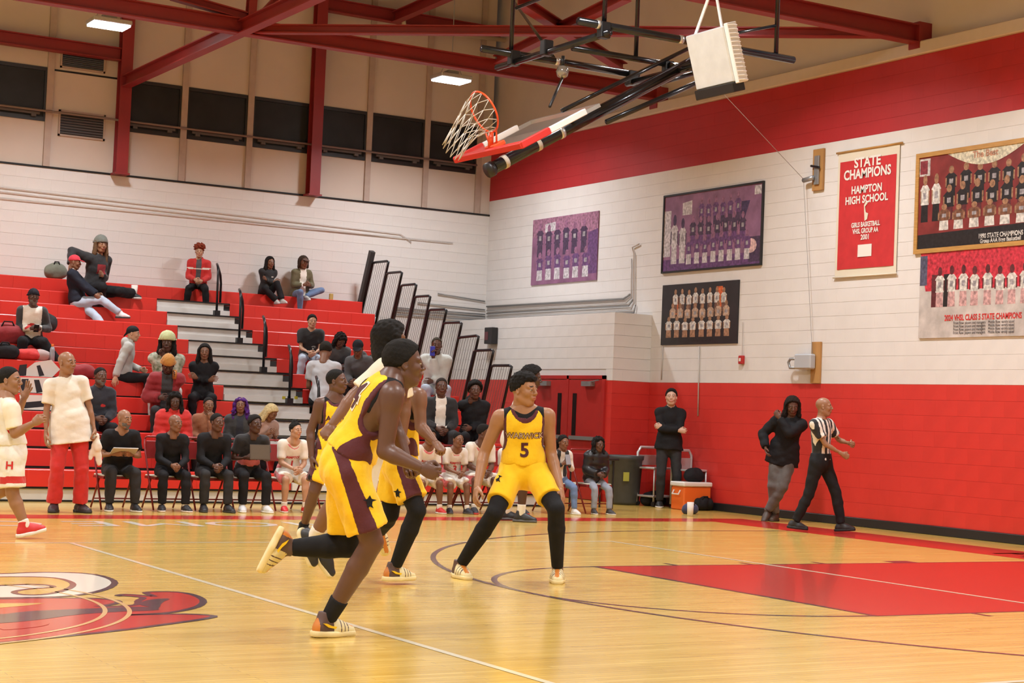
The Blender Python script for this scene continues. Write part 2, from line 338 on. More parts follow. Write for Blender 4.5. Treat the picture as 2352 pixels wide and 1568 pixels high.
# back wall
wb = tag(MB().bbox((-15,YB,0),(XE,YB+.3,Z_B)).build('wall_back', M_mort), kind='structure')
block_wall('back', (0,YB-.001,0), (1,0,0), (0,-1,0), 4.4, XE, courses(3.06,Z_B,11,M_white), wb)
MB().bbox((-15,YB-.02,Z_B),(XE,YB+.3,Z_B+.03)).build('sill_strip', M_blk, wb)
BX = [1.3,2.49,3.69,4.88,6.09,7.32,8.45,9.68,10.89,12.03,13.24,14.38]
for i, x in enumerate(BX):
    MB().bbox((x-.055,YB-.03,Z_B+.03),(x+.055,YB+.06,ZC)).build('batten', M_batten, wb)
M_pane = mat('night_window_glass', (.020,.022,.026), rough=.45, spec=.25, noise=.3, nscale=2)
M_frame = mat('black_window_frame', (.015,.015,.018), rough=.4)
wn = 0
for i in range(len(BX)-1):
    a, b = BX[i]+.055, BX[i+1]-.055
    y0, y1 = YB+.02, YB+.1
    pane_bay = not (6.0 < BX[i] < 6.2)
    if pane_bay:
        MB().bbox((a,y0,Z_B+.03),(b,y1,5.93)).build('wall_panel', M_tan, wb); MB().bbox((a,y0,6.84),(b,y1,ZC)).build('wall_panel', M_tan, wb)
        wn += 1
        w = tag(MB().bbox((a,y0-.02,5.93),(b,y0+.05,6.0)).bbox((a,y0-.02,6.78),(b,y0+.05,6.84)).bbox((a,y0-.02,6.0),(a+.035,y0+.05,6.78)).bbox((b-.035,y0-.02,6.0),(b,y0+.05,6.78)).build('window_%d' % wn, M_frame), kind='structure')
        MB().bbox((a+.035,y0+.01,6.0),(b-.035,y0+.03,6.78)).build('pane', M_pane, w)
        MB().bbox((a+.1,y0-.06,6.03),(b-.1,y0-.02,6.07)).build('hopper_rail', mat('dull_rail',(.10,.085,.08),rough=.6), w)
        for xx in (a+.2, b-.2): MB().bbox((xx-.04,y0-.07,5.99),(xx+.04,y0-.015,6.03)).build('latch', MATS['dull_rail'], w)
    else:
        MB().bbox((a,y0,Z_B+.03),(b,y1,6.80)).build('wall_panel', M_tan, wb); MB().bbox((a,y0,6.83),(b,y1,ZC)).build('wall_panel', M_tan, wb)
        MB().bbox((a,y0-.01,6.80),(b,y1,6.83)).build('sill_strip', M_blk, wb)
        for z0, z1, xa, xb in ((5.72,6.16,a+.12,b-.2),(6.87,7.2,a+.1,b-.25)):
            g = MB().bbox((xa,y0-.03,z0),(xb,y0,z0+.03)).bbox((xa,y0-.03,z1-.03),(xb,y0,z1)).bbox((xa,y0-.03,z0),(xa+.03,y0,z1)).bbox((xb-.03,y0-.03,z0),(xb,y0,z1)).build('vent_frame', M_batten, wb)
            for k in range(8):
                zz = z0+.04+(z1-z0-.08)*(k+.5)/8
                MB().box(((xa+xb)/2,y0-.012,zz),(xb-xa-.06,.03,.006),np.array(Euler((.7,0,0)).to_matrix())).build('slat', M_grey if z0 < 6.5 else mat('blue_grey_metal',(.16,.19,.24),rough=.4), g)
            MB().bbox((xa+.03,y0-.004,z0+.03),(xb-.03,y0+.002,z1-.03)).build('duct_opening', M_frame, g)
MB().bbox((BX[-1],YB+.02,Z_B+.03),(XE,YB+.1,ZC)).build('wall_panel', M_tan, wb); MB().bbox((-15,YB+.02,Z_B+.03),(BX[0],YB+.1,ZC)).build('wall_panel', M_tan, wb)
for x, zt in ((7.32,ZC),(10.89,ZC)):
    q = MB().bbox((x-.1,YB-.24,Z_B),(x+.1,YB-.22,zt)).bbox((x-.1,YB-.06,Z_B),(x+.1,YB-.04,zt)).bbox((x-.012,YB-.22,Z_B),(x+.012,YB-.06,zt)).bbox((x-.13,YB-.27,Z_B-.0),(x+.13,YB-.01,Z_B+.03))
    tag(q.build('steel_column', M_steel), 'dark red steel column on the back wall %s' % ('beside the louvred vent' if x < 8 else 'behind the raised hoop'), 'column')
# the other walls, out of view, close the room
for nm, a, b, m in (('wall_near',(-15,-14.3,0),(XE+.3,-14,ZC),M_white),('wall_far_end',(-15.3,-14.3,0),(-15,YB+.3,ZC),M_white),('ceiling',(-15.3,-14.3,ZC),(XE+.6,YB+.6,ZC+.2),mat('ceiling_deck',(.50,.45,.40),rough=.8,noise=.05))):
    tag(MB().bbox(a,b).build(nm, m), kind='structure')
# ---------------------------------------------------------------- roof steel
def ibeam(name, p, q, w, h, label, cat='beam', group=None, m=None):
    p = np.asarray(p, float); q = np.asarray(q, float); d = (q-p)/np.linalg.norm(q-p); up = np.array([0,0,1.])
    if abs(d[2]) > .9: up = np.array([0,1.,0])
    s = np.cross(up, d); s /= np.linalg.norm(s); n = np.cross(d, s)
    b = MB(); t = .018
    b.bar(p+n*(h/2-t/2), q+n*(h/2-t/2), w, t, up=n); b.bar(p-n*(h/2-t/2), q-n*(h/2-t/2), w, t, up=n); b.bar(p, q, .014, h-2*t, up=n)
    return tag(b.build(name, m or M_steel), label, cat, group)
ibeam('roof_beam', (-14.9,11.98,6.76), (XE,11.98,6.76), .18, .23, 'long red steel roof beam running to the end wall behind the folded hoop')
ibeam('roof_beam', (-14.9,5.92,6.70), (XE,5.92,6.70), .18, .25, 'red steel roof beam meeting the end wall at the upper right')
ibeam('wall_beam', (-14.9,YB-.14,7.20), (7.22,YB-.14,7.20), .16, .22, 'red steel girt on the back wall ending at the left column')
ibeam('wall_beam', (10.99,YB-.14,8.66), (XE,YB-.14,8.66), .16, .24, 'red steel girt high on the back wall right of the second column')
ibeam('cross_beam', (7.32,YB-.24,6.74), (7.32,-13.9,6.74), .16, .2, 'red steel cross beam leaving the left column towards the camera')
ibeam('cross_beam', (12.35,YB-.24,8.62), (12.35,2,8.9), .16, .2, 'red steel cross beam leaving the high girt on the back wall')
ibeam('brace_beam', (7.5,11.9,6.74), (14.55,6.1,6.74), .13, .13, 'thin red diagonal brace spanning between the two long roof beams')
ibeam('brace_beam', atZ(1190,0,6.95), atZ(1430,155,6.95), .16, .14, 'bright red diagonal brace sloping down behind the hoop pipes')
ibeam('brace_beam', (11.5,11.85,6.85), atZ(1440,-10,6.95), .14, .14, 'dark red diagonal brace rising to the right from the long beam')
ibeam('truss_web', (7.38,11.98,6.92), atY(395,-10,11.98), .14, .12, 'red truss web rising to the left from the beam joint')
ibeam('truss_web', (7.45,11.98,6.92), atY(582,-40,11.98), .12, .14, 'upright red truss post above the beam joint')
ibeam('truss_web', (7.55,11.98,6.92), atY(650,-20,11.98), .08, .08, 'thin red truss web rising to the right above the beam joint')
# tan pipe with elbow by the high girt
p0 = atY(926,22,YB-.35)
tag(MB().tube([p0, atY(928,58,YB-.35), atY(940,64,YB-.35), atY(1160,92,YB-.35)], .045, 8).build('roof_pipe', mat('tan_pipe',(.46,.38,.27),rough=.5), smooth=True), 'tan pipe with an elbow hanging below the high girt', 'pipe')
# ---------------------------------------------------------------- high-bay lamps
M_lens = mat('lamp_lens', (.95,.97,1), rough=.3, emit=(.95,.98,1), estr=28)
M_alu = mat('brushed_aluminium', (.62,.64,.66), rough=.3, metal=.85, noise=.05, nscale=30)
def make_lamp(loc, label, group=None):
    r = empty('high_bay_lamp', loc, label, 'lamp', group); x, y, z = loc
    MB().bbox((x-.30,y-.22,z+.02),(x+.30,y+.22,z+.09)).build('housing', M_alu, r, bevel=.012)
    MB().bbox((x-.28,y-.20,z-.01),(x+.28,y+.20,z+.02)).build('lens', M_lens, r, bevel=.008)
    MB().bbox((x-.10,y-.08,z+.09),(x+.10,y+.08,z+.17)).build('driver_box', M_grey, r)
    q = MB()
    for sx in (-.22,.22): q.tube([(x+sx,y,z+.09),(x,y,z+.5)], .006, 5)
    q.tube([(x,y,z+.5),(x,y,ZC)], .008, 5); q.build('suspension', M_grey, r)
    ld = bpy.data.lights.new('lamp_light','AREA'); ld.shape = 'RECTANGLE'; ld.size = .56; ld.size_y = .40; ld.energy = LAMP_W; ld.spread = math.radians(145); ld.color = (.97,.98,1.0)
    lo = bpy.data.objects.new('lamp_light', ld); COL.objects.link(lo); lo.location = (x,y,z-.015); lo.parent = r
    adopt(r); return r
l0 = make_lamp((6.10,14.35,7.0), 'glowing flat high-bay lamp left of the roof joint above the vent')
l1 = make_lamp((12.13,14.5,7.0), 'glowing flat high-bay lamp hanging left of the folded hoop frame')
l2p = atZ(1640,-12,7.0)
for gx in (-11.9,-5.9,.1,6.1,12.1):
    for gy in (-9.6,-3.6,2.4,8.4,14.4):
        if (gx, gy) in ((6.1,14.4),(12.1,14.4)): continue
        l = copy_tree(l0); l.location = (gx, gy, 7.0) if (gx, gy) != (12.1,8.4) else tuple(l2p)
        l['label'] = 'flat high-bay lamp above the court beyond the top of the picture'; l['group'] = 'high-bay lamps above the picture'
# ================================================================ implicit-surface modelling (bodies, clothes, hair, shoes)
V3 = lambda *a: np.array(a, float)
def nrm(v): v = np.asarray(v, float); return v/(np.linalg.norm(v)+1e-12)
class Field:
    """signed distance field on a regular grid, filled by blended primitives, meshed by surface nets"""
    def __init__(s, lo, hi, h):
        s.h = h; s.lo = np.floor(np.asarray(lo, float)/h)*h-2*h; n = np.ceil((np.asarray(hi, float)+2*h-s.lo)/h).astype(int)+1
        s.n = n; s.F = np.full(tuple(n), 1., np.float32)
        s.ax = [(s.lo[i]+h*np.arange(n[i])).astype(np.float32) for i in range(3)]
    def win(s, lo, hi):
        a = np.clip(np.floor((np.asarray(lo)-s.lo)/s.h).astype(int), 0, s.n); b = np.clip(np.ceil((np.asarray(hi)-s.lo)/s.h).astype(int)+1, 0, s.n)
        if (b <= a).any(): return None, None
        sl = tuple(slice(a[i], b[i]) for i in range(3))
        return sl, (s.ax[0][sl[0]][:,None,None], s.ax[1][sl[1]][None,:,None], s.ax[2][sl[2]][None,None,:])
    def put(s, lo, hi, fn, k=.02, op='u', pad=.03):
        m = k+pad; sl, P = s.win(np.asarray(lo)-m, np.asarray(hi)+m)
        if sl is None: return
        d = fn(*P); A = s.F[sl]
        if op == 's': s.F[sl] = np.maximum(A, -d) if k <= 0 else smax(A, -d, k); return
        s.F[sl] = np.minimum(A, d) if k <= 0 else smin(A, d, k)
    def cone(s, a, b, r1, r2, k=.02, op='u', cut0=None, cut1=None, sq=None):
        """tapered capsule; cut0/cut1 = flat end at a/b (open hem); sq=(axis, factor) flattens along axis"""
        a = np.asarray(a, np.float32); b = np.asarray(b, np.float32); R = max(r1, r2)*(1.0 if sq is None else 1.15)
        ba = b-a; L = float(np.linalg.norm(ba)); u = ba/(L+1e-9)
        def fn(x, y, z):
            px, py, pz = x-a[0], y-a[1], z-a[2]
            t = px*u[0]+py*u[1]+pz*u[2]; tc = np.clip(t, 0, L)
            qx, qy, qz = px-u[0]*tc, py-u[1]*tc, pz-u[2]*tc
            if sq is not None:
                ax, fac = sq; e = qx*ax[0]+qy*ax[1]+qz*ax[2]; g = (1/fac-1)*e; qx, qy, qz = qx+ax[0]*g, qy+ax[1]*g, qz+ax[2]*g
            d = np.sqrt(qx*qx+qy*qy+qz*qz)-(r1+(r2-r1)*tc/(L+1e-9))
            if cut0: d = np.maximum(d, -t)
            if cut1: d = np.maximum(d, t-L)
            return d
        s.put(np.minimum(a,b)-R, np.maximum(a,b)+R, fn, k, op)
    def ell(s, c, rad, B=None, k=.02, op='u', cut=None):
        """ellipsoid, B columns = axes; cut=(point,normal) removes the side the normal points to"""
        c = np.asarray(c, np.float32); rad = np.asarray(rad, np.float32); B = np.eye(3) if B is None else np.asarray(B); R = float(rad.max())
        def fn(x, y, z):
            p = (x-c[0], y-c[1], z-c[2]); q = [p[0]*B[0,i]+p[1]*B[1,i]+p[2]*B[2,i] for i in range(3)]
            k0 = np.sqrt((q[0]/rad[0])**2+(q[1]/rad[1])**2+(q[2]/rad[2])**2); k1 = np.sqrt((q[0]/rad[0]**2)**2+(q[1]/rad[1]**2)**2+(q[2]/rad[2]**2)**2)
            d = k0*(k0-1)/(k1+1e-9)
            if cut is not None: d = np.maximum(d, sum(((x,y,z)[i]-cut[0][i])*cut[1][i] for i in range(3)))
            return d
        s.put(c-R, c+R, fn, k, op)
    def clip(s, p, n):
        X, Y, Z = s.ax[0][:,None,None], s.ax[1][None,:,None], s.ax[2][None,None,:]
        s.F = np.maximum(s.F, ((X-p[0])*n[0]+(Y-p[1])*n[1]+(Z-p[2])*n[2]).astype(np.float32))
    def clip_near(s, p, n, c, R):
        c = np.asarray(c, float); sl, P = s.win(c-R, c+R)
        if sl is None: return
        d = (P[0]-p[0])*n[0]+(P[1]-p[1])*n[1]+(P[2]-p[2])*n[2]
        w = np.sqrt((P[0]-c[0])**2+(P[1]-c[1])**2+(P[2]-c[2])**2)-R
        s.F[sl] = np.maximum(s.F[sl], np.minimum(d, -w))
    def wrinkle(s, amp, freq, seed=0, dirs=None, ridge=False):
        rng = np.random.RandomState(seed); X, Y, Z = s.ax[0][:,None,None], s.ax[1][None,:,None], s.ax[2][None,None,:]
        g = 0
        for i in range(4):
            d = rng.normal(size=3) if dirs is None else np.asarray(dirs[i % len(dirs)])+rng.normal(size=3)*.25
            d = nrm(d)*freq*(.7+.7*rng.rand()); ph = rng.rand()*6.28
            w = X*d[0]+Y*d[1]+Z*d[2]+ph; w = w+1.1*np.sin(X*d[1]*.55-Z*d[0]*.55+Y*d[2]*.4+ph*2)
            g = g+(.6-np.abs(np.sin(w*.5)))*(1.3 if ridge else 0)+(0 if ridge else np.sin(w))
        s.F = s.F+(amp*g/2).astype(np.float32)
    def mesh(s):
        F = s.F; h = s.h; S = F < 0
        c = S[:-1,:-1,:-1].astype(np.int8)
        for d in ((1,0,0),(0,1,0),(0,0,1),(1,1,0),(1,0,1),(0,1,1),(1,1,1)):
            c = c+S[d[0]:F.shape[0]-1+d[0], d[1]:F.shape[1]-1+d[1], d[2]:F.shape[2]-1+d[2]]
        act = (c > 0) & (c < 8); idx = np.argwhere(act)
        if len(idx) == 0: return np.zeros((0,3)), np.zeros((0,4), int)
        acc = np.zeros((len(idx),3)); cnt = np.zeros(len(idx))
        co = [(0,0,0),(1,0,0),(0,1,0),(1,1,0),(0,0,1),(1,0,1),(0,1,1),(1,1,1)]
        val = [F[idx[:,0]+o[0], idx[:,1]+o[1], idx[:,2]+o[2]] for o in co]
        for i, j in ((0,1),(2,3),(4,5),(6,7),(0,2),(1,3),(4,6),(5,7),(0,4),(1,5),(2,6),(3,7)):
            a, b = val[i], val[j]; m = (a < 0) != (b < 0); t = np.where(m, a/np.where(m, a-b, 1), 0)
            p = np.array(co[i])[None]+t[:,None]*(np.array(co[j])-np.array(co[i]))[None]
            acc += p*m[:,None]; cnt += m
        V = s.lo+h*(idx+acc/cnt[:,None])
        ID = np.full(act.shape, -1, np.int32); ID[tuple(idx.T)] = np.arange(len(idx))
        Q = []
        for ax in range(3):
            sl0 = [slice(1,-1)]*3; sl1 = [slice(1,-1)]*3; sl0[ax] = slice(0,-1); sl1[ax] = slice(1,None)
            a, b = S[tuple(sl0)], S[tuple(sl1)]; e = np.argwhere(a != b)
            if len(e) == 0: continue
            inside = a[tuple(e.T)]; off = [1,1,1]; off[ax] = 0; base = e+np.array(off)
            u, v = [(1,2),(2,0),(0,1)][ax]; eu = np.zeros(3,int); ev = np.zeros(3,int); eu[u] = 1; ev[v] = 1
            q = np.stack([ID[tuple((base-eu-ev).T)], ID[tuple((base-ev).T)], ID[tuple(base.T)], ID[tuple((base-eu).T)]], 1)
            q[~inside] = q[~inside][:, ::-1]; Q.append(q)
        Q = np.concatenate(Q); Q = Q[(Q >= 0).all(1)]
        return V, Q
def smin(a, b, k): h = np.clip(.5+.5*(b-a)/k, 0, 1); return b*(1-h)+a*h-k*h*(1-h)
def smax(a, b, k): return -smin(-a, -b, k)
def relax(V, Q, it=1, w=.5):
    if len(V) == 0: return V
    e = np.concatenate([Q[:,[0,1]],Q[:,[1,2]],Q[:,[2,3]],Q[:,[3,0]]])
    for _ in range(it):
        acc = np.zeros_like(V); cnt = np.zeros(len(V)); np.add.at(acc, e[:,0], V[e[:,1]]); np.add.at(cnt, e[:,0], 1); np.add.at(acc, e[:,1], V[e[:,0]]); np.add.at(cnt, e[:,1], 1)
        V = V*(1-w)+w*acc/np.maximum(cnt,1)[:,None]
    return V
class Geo:
    """accumulates quad meshes with material ids"""
    def __init__(s): s.V = []; s.Q = []; s.M = []; s.n = 0
    def add(s, V, Q, mi=0):
        if len(V) == 0: return
        s.V.append(V); s.Q.append(Q+s.n); s.M.append(np.full(len(Q), mi) if np.isscalar(mi) else mi); s.n += len(V)
    def build(s, name, mats, parent=None):
        V = np.concatenate(s.V); Q = np.concatenate(s.Q); M = np.concatenate(s.M)
        me = bpy.data.meshes.new(name); me.vertices.add(len(V)); me.vertices.foreach_set('co', V.astype(np.float32).ravel())
        me.loops.add(Q.size); me.loops.foreach_set('vertex_index', Q.astype(np.int32).ravel()); me.polygons.add(len(Q))
        me.polygons.foreach_set('loop_start', (np.arange(len(Q))*4).astype(np.int32))
        for m in (mats if isinstance(mats, (list,tuple)) else [mats]): me.materials.append(m)
        me.polygons.foreach_set('material_index', M.astype(np.int32)); me.polygons.foreach_set('use_smooth', np.ones(len(Q), bool))
        me.update(calc_edges=True); me.validate()
        return linkmesh(name, me, parent)
def ico(c, r, n=8, m=6):
    """quad ball"""
    V = [c+r*V3(math.sin(math.pi*i/m)*math.cos(2*math.pi*j/n), math.sin(math.pi*i/m)*math.sin(2*math.pi*j/n), math.cos(math.pi*i/m)) for i in range(m+1) for j in range(n)]
    Q = [(i*n+j, (i+1)*n+j, (i+1)*n+(j+1)%n, i*n+(j+1)%n) for i in range(m) for j in range(n)]
    return np.array(V), np.array(Q)
CACHE = {}
# ---------------------------------------------------------------- canonical head: x forward, y left, z up, origin mid-head, chin -.118, crown +.118
def head_geo(kind='m', h=.0052):
    key = ('head', kind, h)
    if key in CACHE: return CACHE[key]
    f = Field((-.14,-.12,-.20),(.16,.12,.16),h)
    fem = kind == 'f'
    f.ell((-.014,0,.034),(.098,.077,.086),k=0)
    f.ell((.022,0,-.035),(.066,.060,.078),k=.03)
    f.ell((.052,0,-.092),(.030,.028 if fem else .033,.026),k=.03)
    for s in (-1,1):
        f.cone((-.01,s*.052,-.058),(.05,s*.022,-.098),.020 if fem else .023,.018,k=.025)
        f.ell((.058,s*.040,-.022),(.028,.022,.026),k=.02)
        f.cone((.078,s*.012,.028),(.070,s*.046,.026),.012,.012,k=.014)
    for s in (-1,1): f.ell((.098,s*.032,.006),(.020,.018,.013),k=.012,op='s')
    f.cone((.088,0,.020),(.108,0,-.020),.0085,.0125,k=.010)
    for s in (-1,1): f.ell((.098,s*.0135,-.025),(.013,.010,.009),k=.006)
    f.ell((.086,0,-.054),(.014,.030,.020),k=.012)
    f.ell((.094,0,-.0525),(.0105,.023,.0062),k=.004); f.ell((.0915,0,-.0645),(.0105,.020,.0075),k=.004)
    f.ell((.105,0,-.0585),(.010,.020,.0022),k=.003,op='s')
    for s in (-1,1):
        B = np.array(Euler((0,-.25,s*.35)).to_matrix()); f.ell((-.008,s*.079,-.006),(.020,.009,.032),B,k=.008); f.ell((-.002,s*.088,-.004),(.010,.006,.018),B,k=.004,op='s')
        f.ell((.0775,s*.0315,.0125),(.0165,.0175,.0068),k=.004); f.ell((.0765,s*.0315,-.0015),(.0155,.0165,.0058),k=.004)
    f.cone((-.022,0,-.05),(-.036,0,-.19),.054 if not fem else .046,.058 if not fem else .050,k=.03)
    V, Q = f.mesh(); V = relax(V, Q, 1, .35); C = V[Q].mean(1); M = np.zeros(len(Q), int)
    M[(C[:,0] > .082) & (np.abs(C[:,1]) < .0235) & (C[:,2] < -.0475) & (C[:,2] > -.0715)] = 1
    M[(C[:,0] > .066) & (np.abs(np.abs(C[:,1])-.031) < .019) & (np.abs(C[:,2]-.031+.12*(np.abs(C[:,1])-.03)) < .0045)] = 2
    g = [(V, Q, M)]
    for s in (-1,1):
        EV, EQ = ico(V3(.0775,s*.0315,.0055), .0132, 14, 10)
        d = nrm(V3(1,s*.05,0)); cth = ((EV[EQ].mean(1)-V3(.0775,s*.0315,.0055))/.0132)@d
        g.append((EV, EQ, np.where(cth > .80, 4, 3)))
    CACHE[key] = g; return g
# ---------------------------------------------------------------- canonical right hand: wrist at origin, fingers +x, palm -z, thumb +y
def hand_geo(pose='relax', h=.0048):
    key = ('hand', pose, h)
    if key in CACHE: return CACHE[key]
    f = Field((-.05,-.09,-.13),(.24,.12,.07),h)
    f.cone((-.035,0,0),(.02,0,0),.027,.029,k=.02,sq=((0,0,1),.75))
    f.ell((.055,0,0),(.052,.041,.0165),k=.02)
    curl = {'relax':(.35,.45,.3),'fist':(1.35,1.5,.9),'hold':(.9,.9,.6),'open':(.06,.1,.08)}[pose]
    spread = {'open':.16}.get(pose,.05)
    for i,(y,L,r) in enumerate(((.031,.074,.0096),(.0105,.082,.0098),(-.0105,.076,.0094),(-.030,.060,.0084))):
        p = V3(.092-.006*abs(i-1.2),y,.002); a = 0.; yaw = spread*(1.3-i)*1.0
        segs = (L*.45,L*.30,L*.25)
        for j in range(3):
            a += curl[j]*(1+.1*i if pose == 'relax' else 1)
            d = V3(math.cos(a)*math.cos(yaw), math.cos(a)*math.sin(yaw), -math.sin(a)); q = p+d*segs[j]
            f.cone(p, q, r*(1-.06*j), r*(.94-.06*j), k=.004); p = q
    t0 = V3(.022,.030,-.006)
    t1, t2, t3 = {'relax':((.058,.056,-.020),(.082,.060,-.034),(.101,.054,-.042)),'fist':((.050,.050,-.024),(.080,.036,-.044),(.092,.014,-.046)),'hold':((.052,.052,-.030),(.078,.044,-.052),(.094,.032,-.062)),'open':((.050,.066,-.010),(.070,.090,-.014),(.084,.108,-.016))}[pose]
    f.cone(t0, t1, .0155,.0125,k=.012); f.cone(t1,t2,.0118,.0108,k=.004); f.cone(t2,t3,.0105,.0088,k=.003)
    V, Q = f.mesh(); V = relax(V, Q, 1, .3); CACHE[key] = (V, Q); return V, Q
# ---------------------------------------------------------------- hair and headwear in head coordinates
def hair_geo(style, h=.0062):
    key = ('hair', style, h)
    if key in CACHE: return CACHE[key]
    f = Field((-.30,-.24,-.46),(.20,.24,.26),h)
    def capshell(t, front=.062, low=-.03, k=0.):
        f.ell((-.014,0,.036),(.099+t,.079+t,.088+t),k=k)
        # clear the face: below a plane through the hairline
        f.clip((front-.008,0,.072),nrm(V3(.72,0,-.60)))
        f.clip((-.055,0,low),nrm(V3(.18,0,-1.)))
    if style == 'buzz': capshell(.004); f.wrinkle(.001,300,1)
    elif style == 'fade': capshell(.011,low=-.02); f.ell((-.012,0,.082),(.086,.068,.050),k=.02); f.clip((.066,0,.082),nrm(V3(.85,0,-.5))); f.wrinkle(.0018,260,2)
    elif style == 'curly': capshell(.013,low=-.01); f.ell((-.006,0,.098),(.092,.074,.048),k=.02); f.ell((.055,0,.088),(.034,.055,.024),k=.02); f.clip((.094,0,.080),nrm(V3(.6,0,-.8))); f.wrinkle(.0042,200,3)
    elif style == 'afro': capshell(.034,low=-.045); f.wrinkle(.005,190,4)
    elif style == 'bigafro': f.ell((-.01,0,.105),(.13,.125,.085),k=0); f.clip((.07,0,.06),nrm(V3(.5,0,-.85))); f.ell((-.03,0,.04),(.10,.088,.085),k=.02,cut=((.0,0,.0),(.9,0,-.4))); f.wrinkle(.014,110,5)
    elif style in ('long','longcurl','locs'):
        t = .018 if style == 'long' else .028
        capshell(t, front=.066, low=-.10)
        for s in (-1,1):
            f.cone((-.01,s*.082,.03),(.0,s*.098,-.13),.030,.034,k=.03,sq=((1,0,0),1.3)); f.cone((.0,s*.098,-.13),(.012,s*.105,-.27),.034,.022,k=.02)
        f.cone((-.075,0,.0),(-.085,0,-.15),.075,.085,k=.03,sq=((1,0,0),.6)); f.cone((-.085,0,-.15),(-.09,0,-.30),.085,.05,k=.02,sq=((1,0,0),.6))
        f.wrinkle({'long':.003,'longcurl':.010,'locs':.006}[style], {'long':260,'longcurl':90,'locs':190}[style], 6, [(1,.2,.02),(.2,1,.02)] if style != 'longcurl' else None)
    elif style == 'bob':
        capshell(.022, front=.066, low=-.09); f.cone((-.075,0,.0),(-.07,0,-.08),.082,.086,k=.03,sq=((1,0,0),.6))
        for s in (-1,1): f.cone((-.01,s*.085,.03),(.0,s*.094,-.08),.032,.03,k=.03)
        f.wrinkle(.003,200,8)
    elif style == 'tail':
        capshell(.010); f.cone((-.10,0,.06),(-.15,0,-.02),.030,.045,k=.02); f.cone((-.15,0,-.02),(-.15,0,-.16),.045,.03,k=.02); f.wrinkle(.004,200,9)
    elif style == 'bun': capshell(.008); f.ell((-.03,0,.125),(.045,.05,.04),k=.015); f.wrinkle(.004,180,9)
    elif style == 'braids':   # braids lying back and hanging behind
        capshell(.010,low=-.03)
        for i,y in enumerate(np.linspace(-.065,.065,8)): f.cone((-.085,y,.02),(-.10-.01*(i%2),y*1.25,-.20-.02*(i%3)),.014,.010,k=.006)
        f.wrinkle(.004,220,11,[(.05,1,0),(0,1,.1)])
    elif style == 'beanie': f.ell((-.014,0,.045),(.110,.090,.100),k=0); f.cone((-.02,0,.012),(-.02,0,.042),.103,.104,k=.004,cut0=1,cut1=1); f.clip((.08,0,.034),nrm(V3(.10,0,-1.))); f.wrinkle(.0025,160,12,[(1,.3,0),(.3,1,0)])
    elif style == 'durag': f.ell((-.014,0,.038),(.104,.084,.092),k=0); f.clip((.075,0,.050),nrm(V3(.45,0,-1.))); f.cone((-.10,0,.0),(-.14,0,-.06),.02,.012,k=.01)
    elif style == 'cap':
        f.ell((-.014,0,.045),(.107,.088,.096),k=0); f.clip((.08,0,.046),nrm(V3(.16,0,-1.)))
        f.ell((.100,0,.052),(.085,.072,.010),np.array(Euler((0,.22,0)).to_matrix()),k=.006); f.ell((-.014,0,.142),(.008,.008,.005),k=.002)
    elif style == 'hood':
        f.ell((-.028,0,.030),(.125,.110,.125),k=0); f.cone((-.04,0,-.05),(-.05,0,-.14),.10,.11,k=.04); f.ell((.075,0,-.01),(.085,.072,.105),k=.02,op='s'); f.wrinkle(.004,70,13)
    V, Q = f.mesh(); V = relax(V, Q, 1, .3); CACHE[key] = (V, Q); return V, Q
# ---------------------------------------------------------------- shoe in foot coordinates: ankle joint above origin, x to toe, z up, sole bottom z = -.085
def shoe_geo(kind='sport', h=.0065):
    key = ('shoe', kind, h)
    if key in CACHE: return CACHE[key]
    f = Field((-.13,-.08,-.10),(.24,.08,.10),h)
    f.cone((-.045,0,-.045),(.05,.002,-.045),.040,.044,k=0,sq=((0,1,0),.95)); f.cone((.05,.002,-.045),(.150,.004,-.055),.046,.030,k=.03,sq=((0,1,0),1.25))
    f.cone((-.03,0,-.02),(-.012,0,.035 if kind != 'low' else .012),.042,.042,k=.025); f.cone((.02,0,-.01),(.09,0,-.035),.034,.030,k=.03)
    f.clip((0,0,-.066),(0,0,-1)); f.clip((0,0,.050 if kind == 'sport' else .022),(0,0,1)); 
    up = f.mesh()
    g = Field((-.13,-.08,-.10),(.24,.08,.0),h)
    g.cone((-.05,0,-.066),(.02,0,-.066),.048,.046,k=0,sq=((0,1,0),.95)); g.cone((.02,0,-.066),(.15,.004,-.066),.048,.034,k=.03,sq=((0,1,0),1.3))
    g.clip((0,0,-.052),(0,0,1)); g.clip((0,0,-.085),(0,0,-1))
    so = g.mesh()
    CACHE[key] = (up, so); return up, so
